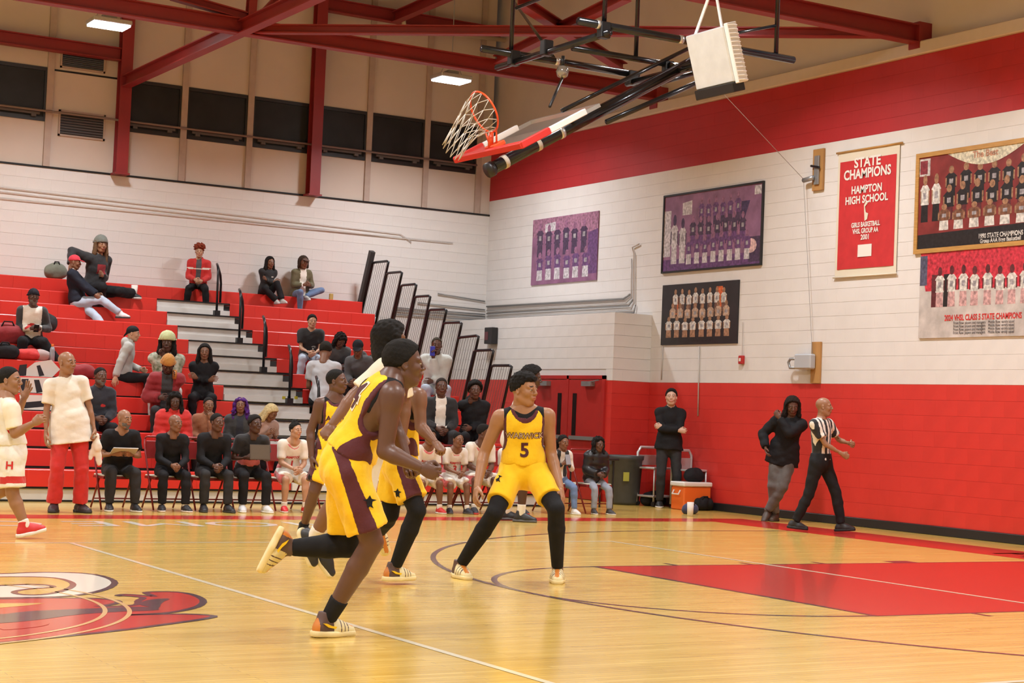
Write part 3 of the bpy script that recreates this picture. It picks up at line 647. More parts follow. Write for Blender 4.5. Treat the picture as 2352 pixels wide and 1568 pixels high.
# ================================================================ people
Z3 = V3(0,0,1)
def lerp(a, b, t): return np.asarray(a)*(1-t)+np.asarray(b)*t
def ik(a, b, l1, l2, pole):
    a = np.asarray(a, float); b = np.asarray(b, float); d = b-a; L = np.linalg.norm(d); u = d/(L+1e-9)
    if L > (l1+l2)*.995: b = a+u*(l1+l2)*.995; L = (l1+l2)*.995
    x = (l1*l1-l2*l2+L*L)/(2*L); h = math.sqrt(max(l1*l1-x*x, 0)); p = np.asarray(pole, float); p = p-u*(p@u); p = nrm(p)
    return a+u*x+p*h, b
def tw(v, axis, ang): return np.array(Matrix.Rotation(ang, 3, Vector(axis)) @ Vector(v))
def frame(yaw):
    """yaw in degrees: 0 faces -Y (towards the near side), +90 faces +X"""
    a = math.radians(yaw); F = V3(math.sin(a), -math.cos(a), 0); return F, np.cross(F, Z3)
def pose(base, yaw, s=1., pel=(0,0,.98), lean=0., side=0., twist=0., head=(0,0), tilt=0., wl=None, wr=None, al=None, ar=None, kpl=None, kpr=None, epl=None, epr=None, tl=None, tr=None, spine=.52, shw=.172, hipw=.095, curve=0.):
    """joints from a few handles in the person's own frame (forward, right, up), metres for a 1.8 m figure; al/ar ankles, wl/wr wrists"""
    F, R = frame(yaw); B = np.asarray(base, float)
    def loc(p): return B+s*(F*p[0]+R*p[1]+Z3*p[2])
    J = {'s': s, 'F': F, 'R': R}
    P = loc(pel); T = nrm(F*math.sin(math.radians(lean))+R*math.sin(math.radians(side))+Z3*math.cos(math.radians(lean)))
    tR = tw(R, Z3, math.radians(-twist)); tR = nrm(tR-T*(tR@T)); tF = np.cross(T, tR)*1.0
    tF = np.cross(T, tR)
    J['pel'] = P; J['T'] = T; J['tR'] = tR; J['tF'] = tF
    hl, hr = P-R*hipw*s-Z3*.05*s, P+R*hipw*s-Z3*.05*s
    N = P+T*spine*s+tF*curve*s; J['neck'] = N; J['hipL'] = hl; J['hipR'] = hr
    J['shL'] = N-tR*shw*s-T*.055*s; J['shR'] = N+tR*shw*s-T*.055*s
    hy, hp = math.radians(head[0]), math.radians(head[1])
    hf = nrm(tw(nrm(F*math.cos(hp)+Z3*math.sin(hp)), Z3, -hy)); hl_ = nrm(np.cross(Z3, hf)); hu = np.cross(hf, hl_)
    if tilt: hu = tw(hu, hf, math.radians(tilt)); hl_ = np.cross(hu, hf)
    J['hf'] = hf; J['hu'] = hu
    J['head'] = N+nrm(T*.6+Z3*.4+F*.12)*.135*s+hu*.045*s+hf*.02*s
    def wpos(w, sgn):
        if w is None: w = (.06, sgn*.27, pel[2]-.03)
        return loc(w)
    for sd, sg, w, ep in (('L',-1,wl,epl),('R',1,wr,epr)):
        wp = wpos(w, sg); po = loc(ep)-B if ep is not None else (-F*.6+R*sg*.5-Z3*.3)
        if ep is not None: po = F*ep[0]+R*ep[1]+Z3*ep[2]
        J['el'+sd], J['wr'+sd] = ik(J['sh'+sd], wp, .295*s, .265*s, po)
    for sd, sg, a, kp, t in (('L',-1,al,kpl,tl),('R',1,ar,kpr,tr)):
        ap = loc(a if a is not None else (0, sg*.11, .085)); po = (F*kp[0]+R*kp[1]+Z3*kp[2]) if kp is not None else (F+R*sg*.15)
        J['kn'+sd], J['an'+sd] = ik(J['hip'+sd], ap, .44*s, .425*s, po)
        td = t if t is not None else (1, sg*.18, 0)
        J['to'+sd] = nrm(F*td[0]+R*td[1]+Z3*td[2])
    return J
def px_pose(w0, s, yaw, pts, toes, head, hf_hu=None, look=None):
    """joints read as pixel positions with a depth step (metres away from the camera) around view depth w0"""
    F, R = frame(yaw); J = {'s': s, 'F': F, 'R': R}
    for k, (x, y, d) in pts.items(): J[k] = atD(x, y, w0+d)
    J['T'] = nrm(J['neck']-J['pel']); tR = J['shR']-J['shL']; tR = nrm(tR-J['T']*(tR@J['T'])); J['tR'] = tR; J['tF'] = np.cross(J['T'], tR)
    J['head'] = atD(*head[0][:2], w0+head[0][2]); hf = nrm(head[1]); hu = head[2] if len(head) > 2 else Z3; hu = nrm(hu-hf*(hu@hf)); J['hf'] = hf; J['hu'] = hu
    J['toL'], J['toR'] = nrm(toes[0]), nrm(toes[1]); J['R'] = nrm(V3(tR[0],tR[1],0)); J['F'] = np.cross(Z3, J['R'])
    return J
def bounds(J, m=.24):
    P = np.array([J[k] for k in ('pel','neck','shL','shR','elL','elR','wrL','wrR','hipL','hipR','knL','knR','anL','anR')]); return P.min(0)-m, P.max(0)+m
def torso(f, J, t=0., b=1., k=.05, belly=0., pt=None):
    s = J['s']; T, R, F = J['T'], J['tR'], J['tF']; B = np.stack([R,F,T],1); P, N = J['pel'], J['neck']
    c = lerp(P,N,.68); f.ell(c, ((.158*b+t)*s,(.108*b+t)*s,(.19+t*.5)*s), B, k=0)
    f.ell(lerp(P,N,.34)+F*belly*.5*s, ((.138*b+t+belly*.5)*s,(.098*b+t+belly)*s,(.18+t)*s), B, k=k)
    hr = nrm(J['hipR']-J['hipL']); B2 = np.stack([hr, np.cross(T,hr), T],1)
    p_ = t if pt is None else pt; f.ell(P-T*.02*s, ((.160*b+p_)*s,(.118*b+p_)*s,(.14+p_)*s), B2, k=k)
    if pt is not None: f.ell(P+T*.07*s, ((.152*b+p_*.8+belly*.5)*s,(.112*b+p_*.8+belly)*s,.14*s), B2, k=k)
    f.cone(lerp(J['shL'],J['shR'],.10), lerp(J['shL'],J['shR'],.90), (.052*b+t*.55)*s, (.052*b+t*.55)*s, k=.05)
def legs(f, J, t=0., b=1., k=.04, lo=0., hi=1., cut=True, flare=0., sides='LR'):
    """thigh and shin tubes from fraction lo to hi of the whole leg (knee at .5)"""
    s = J['s']
    for sd in sides:
        H, K, A = J['hip'+sd], J['kn'+sd], J['an'+sd]
        if lo < .5:
            e = min(hi, .5)*2; st = lo*2; r0, r1 = (.088*b+t)*s, (.060*b+t)*s
            f.cone(lerp(H,K,st), lerp(H,K,e), r0+(r1-r0)*st, r0+(r1-r0)*e+(flare*s if hi <= .5 else 0), k=k if st == 0 else 0, cut0=cut and st > 0, cut1=cut and hi < .5)
        if hi > .5:
            st = max(lo-.5, 0)*2; e = (hi-.5)*2; r0, rm, r1 = (.058*b+t)*s, (.060*b+t)*s, (.037+t)*s
            m = .32
            def rad(x): return r0+(rm-r0)*x/m if x < m else rm+(r1-rm)*((x-m)/(1-m))**.9
            if st < m: f.cone(lerp(K,A,st), lerp(K,A,min(m,e)), rad(st), rad(min(m,e)), k=.012, cut0=cut and lo > .5, cut1=cut and e <= m)
            if e > m: f.cone(lerp(K,A,max(st,m)), lerp(K,A,e), rad(max(st,m)), rad(e)+flare*s, k=.012, cut0=cut and lo > .5 and st >= m, cut1=cut and hi < 1.)
def arms(f, J, t=0., b=1., k=.03, hi=1., cut=True, flare=0., sides='LR'):
    s = J['s']
    for sd in sides:
        S, E, W_ = J['sh'+sd], J['el'+sd], J['wr'+sd]
        f.cone(S, S+nrm(E-S)*.04*s, (.056*b+t*.8)*s, (.055*b+t*.9)*s, k=k)
        e = min(hi,.5)*2; r0, r1 = (.055*b+t)*s, (.043*b+t)*s
        f.cone(S, lerp(S,E,e), r0, r0+(r1-r0)*e+flare*s, k=k, cut1=cut and hi < .5)
        if hi > .5:
            e = (hi-.5)*2; r2 = (.029+t)*s
            f.cone(E, lerp(E,W_,.28), r1, (.045*b+t)*s, k=.01); f.cone(lerp(E,W_,.28), lerp(E,W_,e), (.045*b+t)*s, (.045*b+t)*s+(r2-(.045*b+t)*s)*(e-.28)/.72+flare*s, k=.01, cut1=cut and hi < 1.)
SKIN = {}
def skin(tone):
    if tone not in SKIN:
        c = {'deep':(.075,.034,.023),'dark':(.115,.052,.034),'brown':(.20,.092,.052),'mid':(.30,.150,.085),'tan':(.34,.165,.082),'light':(.46,.26,.165),'fair':(.58,.36,.26)}[tone]
        SKIN[tone] = [mat('skin_'+tone, c, rough=.40, noise=.07, nscale=9, spec=.45, sss=.0), mat('lips_'+tone, (c[0]*1.05,c[1]*.72,c[2]*.80), rough=.4), mat('brow_hair', (.012,.009,.008), rough=.7), mat('eye_white', (.42,.38,.35), rough=.2), mat('iris_dark', (.012,.008,.006), rough=.1)]
    return SKIN[tone]
def cloth(name, col, rough=.8, noise=.10, sheen=.15):
    lum = sum(col)/3; return mat('cloth_'+name, col, rough=rough, noise=noise if lum < .3 else .035, nscale=14, bump=.5 if lum < .3 else .3, bscale=20, sheen=sheen if lum > .05 else 0., spec=.5 if lum > .05 else .2)
def zone_mat(base, zs):
    key = 'zoned_'+base.name+'_'+'_'.join(z.name for z in zs)
    if key in MATS: return MATS[key]
    c0 = tuple(base.diffuse_color)[:3]; m = mat(key[:60]+str(len(MATS)), c0, rough=.8, bump=.6, bscale=20, sheen=.15); MATS[key] = m; nt = m.node_tree; b = nt.nodes['Principled BSDF']; prev = None
    rgb = nt.nodes.new('ShaderNodeRGB'); rgb.outputs[0].default_value = c0+(1,); prev = rgb.outputs[0]
    for i, z in enumerate(zs):
        a = nt.nodes.new('ShaderNodeAttribute'); a.attribute_name = 'zone%d' % i; g = nt.nodes.new('ShaderNodeMapRange'); g.inputs[1].default_value = .44; g.inputs[2].default_value = .56
        nt.links.new(a.outputs['Fac'], g.inputs[0]); x = nt.nodes.new('ShaderNodeMix'); x.data_type = 'RGBA'; nt.links.new(g.outputs[0], x.inputs[0]); nt.links.new(prev, x.inputs[6]); x.inputs[7].default_value = tuple(z.diffuse_color)[:3]+(1,); prev = x.outputs[2]
    tc = nt.nodes.new('ShaderNodeTexCoord'); n = nt.nodes.new('ShaderNodeTexNoise'); n.inputs['Scale'].default_value = 12; nt.links.new(tc.outputs['Object'], n.inputs['Vector']); r = nt.nodes.new('ShaderNodeMapRange'); r.inputs[3].default_value = .88; r.inputs[4].default_value = 1.1; nt.links.new(n.outputs[0], r.inputs[0])
    hs = nt.nodes.new('ShaderNodeHueSaturation'); nt.links.new(prev, hs.inputs['Color']); nt.links.new(r.outputs[0], hs.inputs['Value']); nt.links.new(hs.outputs[0], b.inputs['Base Color']); return m
def zone_build(name, V, Q, base, zones, parent, it=2):
    G = Geo(); G.add(V, Q); ob = G.build(name, zone_mat(base, [z[1] for z in zones]) if zones else base, parent)
    if zones:
        e = np.concatenate([Q[:,[0,1]],Q[:,[1,2]],Q[:,[2,3]],Q[:,[3,0]]])
        for i, (mk, m_) in enumerate(zones):
            w = np.asarray(mk, float)
            for _ in range(it):
                acc = np.zeros(len(V)); cnt = np.zeros(len(V)); np.add.at(acc, e[:,0], w[e[:,1]]); np.add.at(cnt, e[:,0], 1); np.add.at(acc, e[:,1], w[e[:,0]]); np.add.at(cnt, e[:,1], 1); w = .5*w+.5*acc/np.maximum(cnt,1)
            at = ob.data.attributes.new('zone%d' % i, 'FLOAT', 'POINT'); at.data.foreach_set('value', w.astype(np.float32))
    return ob
def put_geo(G, V, Q, M, o, B, s=1., flip=False):
    W_ = o+(V*s)@np.asarray(B).T; G.add(W_, Q[:, ::-1] if flip else Q, M)
def head_basis(J): hl = np.cross(J['hu'], J['hf']); return np.stack([J['hf'], hl, J['hu']], 1)
def make_person(label, J, tone, top, bottom, hair=('buzz',(.01,.008,.007)), shoes=('sport',(.02,.02,.02),(.7,.7,.68)), build=1., belly=0., kind='m', hands=('relax','relax'), thumbs=(None,None), hscale=1., hq=False, bare=False, socks=None, sleeves=(), gear=None, group=None, beard=None, base=None, hairscale=(1,1,1)):
    s = J['s']; h = .0108 if hq else .017
    root = empty('person', base if base is not None else (J['pel'][0], J['pel'][1], min(J['anL'][2],J['anR'][2])-.085*s), label, 'person', group)
    lo, hi = bounds(J)
    # --- body: one skin surface with head and hands
    G = Geo(); f = Field(lo, hi, .0115 if (hq and bare) else (.016 if bare else .028))
    cov = 1. if bare else .93
    torso(f, J, -.004 if bare else -.012, build*cov, belly=belly*.8); legs(f, J, 0. if bare else -.006, build*cov, cut=False); arms(f, J, 0. if bare else -.004, build*(1. if bare else .97), cut=False)
    f.cone(J['neck']-J['T']*.03*s, J['head']-J['hu']*.06*s-J['hf']*.02*s, .062*s*(.9 if kind == 'f' else 1.), .052*s*(.9 if kind == 'f' else 1.), k=.05)
    for sd in 'LR': f.cone(J['neck']+J['T']*.02*s, lerp(J['neck'],J['sh'+sd],.75), .045*s, .040*s, k=.05)
    V, Q = f.mesh(); V = relax(V, Q, 2, .5); G.add(V, Q, 0)
    HB = head_basis(J); hs = s*1.03*hscale if s > .8 else s*1.15*hscale
    for V, Q, M in head_geo(kind, .0054 if hq else .0074): put_geo(G, V, Q, M, J['head'], HB, hs)
    for i, sd in enumerate('LR'):
        x = nrm(J['wr'+sd]-J['el'+sd]); th = thumbs[i] if thumbs[i] is not None else (J['F'] if x[2] < -.6 else Z3*.8+J['R']*(.5 if sd == 'L' else -.5)*0)
        th = np.asarray(th, float); th = nrm(th-x*(th@x)); z = np.cross(x, th)*(1 if sd == 'R' else -1)
        V, Q = hand_geo(hands[i], .0050 if hq else .0072); put_geo(G, V, Q, 0, J['wr'+sd], np.stack([x,th,z],1), s*1.02, flip=(sd == 'L'))
    body = G.build('body', skin(tone), root)
    parts = {'body': body, 'root': root}
    # --- hair / headwear
    def wear(name, style, col, scale=(1,1,1), m=None, off=(0,0,0)):
        V, Q = hair_geo(style, .0066 if hq else .0098); G = Geo(); B = HB@np.diag(scale); put_geo(G, V, Q, 0, J['head']+HB@np.array(off)*hs, B, hs)
        return G.build(name, m or mat('hair_%s_%d' % (style, int(col[0]*997+col[1]*331)), col, rough=.8, noise=.3, nscale=60, bump=1., bscale=260, spec=.25), root)
    if hair: parts['hair'] = wear('hair', hair[0], hair[1], hairscale)
    if gear:
        nm, style, col = gear[:3]; parts['gear'] = wear(nm, style, col, gear[3] if len(gear) > 3 else (1,1,1), cloth(nm+'_%d' % int(col[0]*991+col[1]*77+col[2]*13), col))
    if beard:
        f = Field((-.08,-.1,-.15),(.15,.1,.05),.006); f.ell((.030,0,-.060),(.066,.063,.060),k=0); f.cone((.05,0,-.1),(.055,0,-.108),.03,.03,k=.02)
        f.ell((.09,0,-.058),(.03,.026,.013),k=.005,op='s'); f.clip((.0,0,-.038),nrm(V3(-.15,0,1))); f.clip((.0,0,0),nrm(V3(-1,0,-.15))); f.wrinkle(.002,250,3)
        V, Q = f.mesh(); G = Geo(); put_geo(G, V, Q, 0, J['head'], HB, hs); parts['beard'] = G.build('beard', mat('beard_hair', beard, rough=.8), root)
    # --- top
    tk = top[0]; tm = top[1]; o = top[2] if len(top) > 2 else {}
    t = o.get('t', {'jersey':.012,'tee':.012,'polo':.013,'long':.007,'hoodie':.018,'jacket':.019,'puffer':.034}[tk])
    tb = bottom[2].get('t') if len(bottom) > 2 and bottom[2].get('t') else {'shorts':.026,'pants':.010,'jeans':.009,'loose':.022}[bottom[0]]
    f = Field(lo, hi, h); torso(f, J, t, build, belly=belly, pt=None if o.get('tuck') else max(t,tb)+o.get('over',.012))
    hem = J['pel']-J['T']*o.get('hem',.08)*s
    if tk == 'jersey':
        f.clip(hem, -J['T'])
        cuts = []
        for sd, sg in (('L',-1),('R',1)):
            a = J['sh'+sd]+J['tR']*sg*.075*s+J['T']*.10*s; b_ = J['sh'+sd]+J['tR']*sg*.045*s-J['T']*.17*s
            f.cone(a, b_, .10*s, .085*s, k=.006, op='s', sq=(J['tF'],1.45)); cuts.append((a, b_))
        nc = J['neck']+J['tF']*.045*s+J['T']*.055*s; f.ell(nc, (.088*s,.10*s,.135*s), np.stack([J['tR'],J['tF'],J['T']],1), k=.006, op='s')
    else:
        if o.get('hem',.08) > .09: f.cone(J['pel']+J['T']*.12*s, hem-J['T']*.02*s, (.124*build+t+belly*.6)*s, (.142*build+t+belly*.6+.012+o.get('skirt',0.))*s, k=.04, sq=(J['tR'],1.36))
        f.clip(hem, -J['T']); sl = {'tee':.34,'polo':.36}.get(tk, .97)
        arms(f, J, t*(1. if tk not in ('tee','polo') else 1.35), build, hi=sl, flare=.006 if tk in ('tee','polo') else .004)
        for sd in 'LR': f.cone(J['neck']+J['T']*.0*s, lerp(J['neck'],J['sh'+sd],.8), (.050+t*.5)*s, (.045+t*.6)*s, k=.04)
        if tk == 'polo': f.cone(J['neck']+J['T']*.005*s, J['neck']+J['T']*.045*s+J['tF']*.014*s, .082*s, .070*s, k=.008)
        if tk in ('hoodie','jacket','puffer'):
            f.cone(J['neck']-J['T']*.01*s, J['neck']+J['T']*.05*s+J['tF']*.012*s, (.078+t*.4)*s, (.072+t*.3)*s, k=.02)
            if o.get('hood'): f.ell(J['neck']-J['tF']*.075*s+J['T']*.015*s, (.11*s,.065*s,.085*s), np.stack([J['tR'],J['tF'],J['T']],1), k=.03)
        f.ell(J['neck']+J['T']*.085*s+J['tF']*.03*s, (.068*s,.075*s,.085*s), np.stack([J['tR'],J['tF'],J['T']],1), k=.006, op='s')
    f.wrinkle(o.get('wr',.0065 if tk != 'puffer' else .004)*(1.0), o.get('wf',46. if tk != 'puffer' else 30), len(label)*7+int(s*100), ridge=True, dirs= o.get('wd', [tuple(J['T']+J['tR']*.5),tuple(J['T']-J['tR']*.5),tuple(J['T'])] if tk != 'jersey' else [tuple(J['tR']),tuple(J['tR']*.6+J['T'])]))
    if tk == 'puffer':
        X, Y, Z = f.ax[0][:,None,None], f.ax[1][None,:,None], f.ax[2][None,None,:]; u = X*J['T'][0]+Y*J['T'][1]+Z*J['T'][2]; f.F = f.F-(.010*np.abs(np.sin(u*36.))).astype(np.float32)
    V, Q = f.mesh(); V = relax(V, Q, 1, .4); C = V; Z = []
    rel = C-J['pel']; cr = rel@J['tR']/s; cf = rel@J['tF']/s; cu = rel@J['T']/s
    if tk == 'jersey':
        if o.get('side'): Z.append(((np.abs(cr) > .132+.14*np.clip(cu-.02,0,.3)) & (cu < .335), o['side']))
        mk = np.zeros(len(V), bool)
        for a, b_ in cuts:
            d = seg_d(C, a, b_, .10*s, .085*s, J['tF'], 1.45); mk |= (d < o.get('tw',.027)*s) & (cu > .12)
        q = (C-nc); e = np.sqrt((q@J['tR']/.088)**2+(q@J['tF']/.10)**2+(q@J['T']/.135)**2)/s; mk |= (e < 1.28) & (np.abs(cr) < .125); Z.append((mk, o['trim']))
    for pred, m_ in o.get('zones', ()): Z.append((pred(cr, cf, cu), m_))
    parts['top'] = zone_build(o.get('name', {'jersey':'jersey','tee':'t_shirt','polo':'polo_shirt','long':'long_sleeve_top','hoodie':'hooded_sweatshirt','jacket':'jacket','puffer':'puffer_jacket'}[tk]), V, Q, tm, Z, root, 2 if tk == 'jersey' else 1)
    # undershirt under a jersey
    if o.get('under'):
        kind_u, um = o['under']; f = Field(lo, hi, h); torso(f, J, .001, build); f.clip(J['pel']+J['T']*.30*s, -J['T'])
        for sd in 'LR': f.cone(J['neck'], lerp(J['neck'],J['sh'+sd],.85), .050*s, .052*s, k=.04)
        if kind_u == 'sleeve': arms(f, J, .016, build, hi=.40, flare=.010)
        else:
            for sd, sg in (('L',-1),('R',1)):
                a = J['sh'+sd]+J['tR']*sg*.095*s+J['T']*.10*s; b_ = J['sh'+sd]+J['tR']*sg*.065*s-J['T']*.16*s; f.cone(a, b_, .10*s, .085*s, k=.006, op='s', sq=(J['tF'],1.4))
        f.ell(J['neck']+J['T']*.08*s+J['tF']*.03*s, (.066*s,.075*s,.085*s), np.stack([J['tR'],J['tF'],J['T']],1), k=.006, op='s')
        V, Q = f.mesh(); V = relax(V, Q, 1, .4); G = Geo(); G.add(V, Q); parts['under'] = G.build('undershirt', um, root)
    # --- bottom
    bk, bm_ = bottom[0], bottom[1]; bo = bottom[2] if len(bottom) > 2 else {}
    f = Field(lo, hi, h); t = bo.get('t', {'shorts':.026,'pants':.010,'jeans':.009,'loose':.022}[bk]); hr = nrm(J['hipR']-J['hipL']); T = J['T']
    waist = J['pel']+T*bo.get('rise',.075)*s
    f.ell(J['pel']-T*.03*s, ((.160*build+t)*s,(.118*build+t)*s,(.14+t)*s), np.stack([hr,np.cross(T,hr),T],1), k=0)
    f.ell(J['pel']+T*.06*s, ((.150*build+t*.6+belly*.5)*s,(.110*build+t*.5+belly)*s,.12*s), np.stack([hr,np.cross(T,hr),T],1), k=.04)
    f.clip(waist, T); end = bo.get('len', .46 if bk == 'shorts' else .97)
    legs(f, J, t, build, hi=end, flare=bo.get('flare', .035 if bk == 'shorts' else (.010 if bk in ('pants','jeans') else .03)), k=.05)
    f.wrinkle(bo.get('wr',.008 if bk == 'shorts' else .0065), bo.get('wf',44), len(label)*3+1, ridge=True, dirs=[tuple(nrm(J['knL']-J['hipL'])*.2+hr),tuple(hr),tuple(hr*.6+T*.7)] if bk == 'shorts' else None)
    V, Q = f.mesh(); V = relax(V, Q, 1, .4); C = V; Z = []
    if bo.get('stripe') is not None:
        mk = np.zeros(len(V), bool)
        for sd, sg in (('L',-1),('R',1)):
            H, K = J['hip'+sd], J['kn'+sd]; u = nrm(K-H); out = hr*sg-u*((hr*sg)@u); out = nrm(out); fw = np.cross(u, out); q = C-H; tt = (q@u)/np.linalg.norm(K-H)
            rv = q-(q@u)[:,None]*u; ang = np.degrees(np.arctan2((rv@fw)*sg, rv@out)); near = np.linalg.norm(C-lerp(H,K,.5),axis=1) < np.linalg.norm(C-lerp(J['hip'+('R' if sd == 'L' else 'L')],J['kn'+('R' if sd == 'L' else 'L')],.5),axis=1)
            w_ = bo.get('sw',.062)*s*(.75+.35*np.clip(tt,-.3,1)); mk |= near & (np.abs(rv@fw*sg+bo.get('sa',0)) < w_) & (rv@out > 0) & (tt > -.5)
        Z.append((mk, bo['stripe']))
    for pred, m_ in bo.get('zones', ()):
        ttL = seg_t(C, J['hipL'], J['knL']); ttR = seg_t(C, J['hipR'], J['knR']); dL = np.linalg.norm(C-J['knL'],axis=1); dR = np.linalg.norm(C-J['knR'],axis=1)
        Z.append((pred(np.where(dL < dR, ttL, ttR)), m_))
    parts['bottom'] = zone_build(bo.get('name', {'shorts':'shorts','pants':'trousers','jeans':'jeans','loose':'trousers'}[bk]), V, Q, bm_, Z, root, 3)
    # --- leg sleeves / tights, socks
    for nm, sd, a, b_, m_ in sleeves:
        f = Field(lo, hi, .0095 if hq else .012); legs(f, J, .0065, build, lo=a, hi=b_, sides=sd); V, Q = f.mesh(); V = relax(V, Q, 1, .4); G = Geo(); G.add(V, Q); G.build(nm, m_, root)
    if socks:
        for sd in 'LR': 
            f = Field(np.minimum(J['kn'+sd],J['an'+sd])-.2, np.maximum(J['kn'+sd],J['an'+sd])+.2, .011); f.cone(lerp(J['kn'+sd],J['an'+sd],socks[1]), J['an'+sd]-Z3*.0, .050*s, .046*s, k=0, cut0=True); V, Q = f.mesh()
            if len(V): G = Geo(); G.add(relax(V,Q,1,.4), Q); G.build('sock', socks[0], root)
    # --- shoes
    for sd in 'LR':
        up, so = shoe_geo(shoes[0], .0068 if hq else .0125); x = J['to'+sd]; hint = Z3 if abs(x[2]) < .8 else nrm(J['kn'+sd]-J['an'+sd]); y = nrm(np.cross(hint, x)); z = np.cross(x, y); B = np.stack([x,y,z],1)
        G = Geo(); V, Q = up; M = np.zeros(len(Q), int); C = V[Q].mean(1); um = [shoes[1] if not isinstance(shoes[1], tuple) else mat('shoe_%d' % int(shoes[1][0]*999+shoes[1][1]*77+shoes[1][2]*9), shoes[1], rough=.5)]
        if len(shoes) > 3: um += list(shoes[3]); M = shoes[4](C, sd)
        put_geo(G, V, Q, M, J['an'+sd], B, s*1.03); sh = G.build('shoe', um, root)
        G = Geo(); V, Q = so; put_geo(G, V, Q, 0, J['an'+sd], B, s*1.03); G.build('sole', mat('sole_%d' % int(shoes[2][0]*999+shoes[2][1]*77), shoes[2], rough=.6), sh); parts['shoe'+sd] = (sh, J['an'+sd], B)
    bpy.context.view_layer.update()
    for c in [c for c in root.children]: c.matrix_parent_inverse = Matrix.Translation(root.location).inverted()
    parts['J'] = J; return parts
def seg_t(C, a, b): d = b-a; return ((C-a)@d)/(d@d)
def seg_d(C, a, b, r1, r2, ax, fac):
    d = b-a; L2 = d@d; t = np.clip(((C-a)@d)/L2, 0, 1); q = C-a-t[:,None]*d; e = q@ax; q = q+((1/fac-1)*e)[:,None]*ax; return np.linalg.norm(q,axis=1)-(r1+(r2-r1)*t)
def decal(obj, me, o, ex, ey, m, parent, name, lift=.004, reach=.35, depth_back=.25):
    """lay flat lettering (mesh in xy) onto the surface of obj along -n"""
    ex, ey, o = nrm(ex), nrm(ey), np.asarray(o, float); n = np.cross(ex, ey)
    vs = [v.co for v in obj.data.vertices]; bvh = BVHTree.FromPolygons(vs, [tuple(p.vertices) for p in obj.data.polygons])
    bad = set()
    for i, v in enumerate(me.vertices):
        st = o+ex*v.co.x+ey*v.co.y+n*reach; h = bvh.ray_cast(Vector(st), Vector(-n), reach+depth_back)
        if h[0] is None: bad.add(i); v.co = Vector(o+ex*v.co.x+ey*v.co.y)
        else: v.co = h[0]+Vector(n)*lift
    if bad:
        bm = bmesh.new(); bm.from_mesh(me); bm.verts.ensure_lookup_table(); bmesh.ops.delete(bm, geom=[bm.verts[i] for i in bad], context='VERTS'); bm.to_mesh(me); bm.free()
    me.materials.clear(); me.materials.append(m)
    ob = linkmesh(name, me, parent)
    r = parent
    while r.parent is not None: r = r.parent
    if parent is r: ob.matrix_parent_inverse = Matrix.Translation(r.location).inverted()
    return ob
# ================================================================ telescopic bleachers: 13 tiers
BY = lambda i: 10.6+.54*i
BZ = lambda i: .41+.24*i
M_seat = mat('red_seat_plastic', (.62,.030,.022), rough=.33, noise=.05, nscale=1.4, spec=.5)
M_deck = mat('grey_step_metal', (.60,.59,.57), rough=.5, metal=.1, noise=.06, nscale=6)
M_under = mat('dark_understructure', (.05,.045,.045), rough=.8)
bl = empty('bleachers', (7.8,14,0), 'red plastic telescopic bleachers with a grey stepped aisle along the back wall', 'bleachers')
SW = .46; seat_cache = {}
def seat_mesh(w):
    k = round(w,3)
    if k not in seat_cache:
        b = MB(); g = .0009; y1 = .27
        pr = [(0,0),(0,-.012),(.0,-.225),(.02,-.225),(.02,-.04),(y1,-.04),(y1,0)]   # y, z profile: nose, fascia, top
        pr = [(0.008,0),(0,-.010),(0,-.218),(.022,-.218),(.022,-.035),(y1,-.035),(y1,-.004),(y1-.02,0)]
        n = len(pr); vs = [(s*(w/2-g), y, z) for s in (-1,1) for y, z in pr]
        b.add(vs, [tuple(range(n-1,-1,-1)), tuple(range(n,2*n))]+[(i,(i+1)%n,n+(i+1)%n,n+i) for i in range(n)]); me = b.mesh('seat', M_seat)
        bm = bmesh.new(); bm.from_mesh(me); bmesh.ops.recalc_face_normals(bm, faces=bm.faces); bm.to_mesh(me); bm.free(); seat_cache[k] = me
    return seat_cache[k]
for i in range(13):
    spans = [(1.5,11.88)] if i == 12 else [(1.5,7.82),(9.12,11.88)]
    for a, b in spans:
        n = max(1, round((b-a)/SW)); w = (b-a)/n
        for k in range(n):
            x = a+w*(k+.5)
            if x+w < 3.2: continue
            linkmesh('seat', seat_mesh(w), bl, (x, BY(i), BZ(i)))
        if i < 12: MB().bbox((a if a > 2 else 1.5,BY(i)+.02,BZ(i)-.19),(b,BY(i)+.56,BZ(i)-.155)).build('deck', M_deck, bl)
        MB().bbox((a if a > 2 else 1.5,BY(i)+.06,max(0.02,BZ(i)-.45)),(b-.01,BY(i)+.09,BZ(i)-.19)).build('riser', M_under, bl)
    if i < 12:
        x0, x1 = 7.83, 9.11; y = BY(i); z = BZ(i)
        MB().bbox((x0,y-.005,z-.022),(x1,y+.30,z)).build('step_nosing', M_blk, bl)
        MB().bbox((x0,y+.012,z-.130),(x1-.10,y+.05,z-.022)).build('step_riser', M_deck, bl)
        MB().bbox((x0,y-.03,z-.222),(x1,y+.06,z-.130)).build('half_step', mat('bright_step_metal',(.72,.71,.69),rough=.45,metal=.1), bl)
# grey kick panel below the first tier
MB().bbox((1.5,BY(0)+.03,.025),(11.88,BY(0)+.05,.185)).build('kick_panel', M_deck, bl); MB().bbox((1.5,BY(0)+.01,.165),(11.88,BY(0)+.045,.19)).build('panel_strip', M_blk, bl)
MB().bbox((1.5,BY(0)+.025,0),(11.88,BY(0)+.06,.025)).build('floor_strip', M_blk, bl)
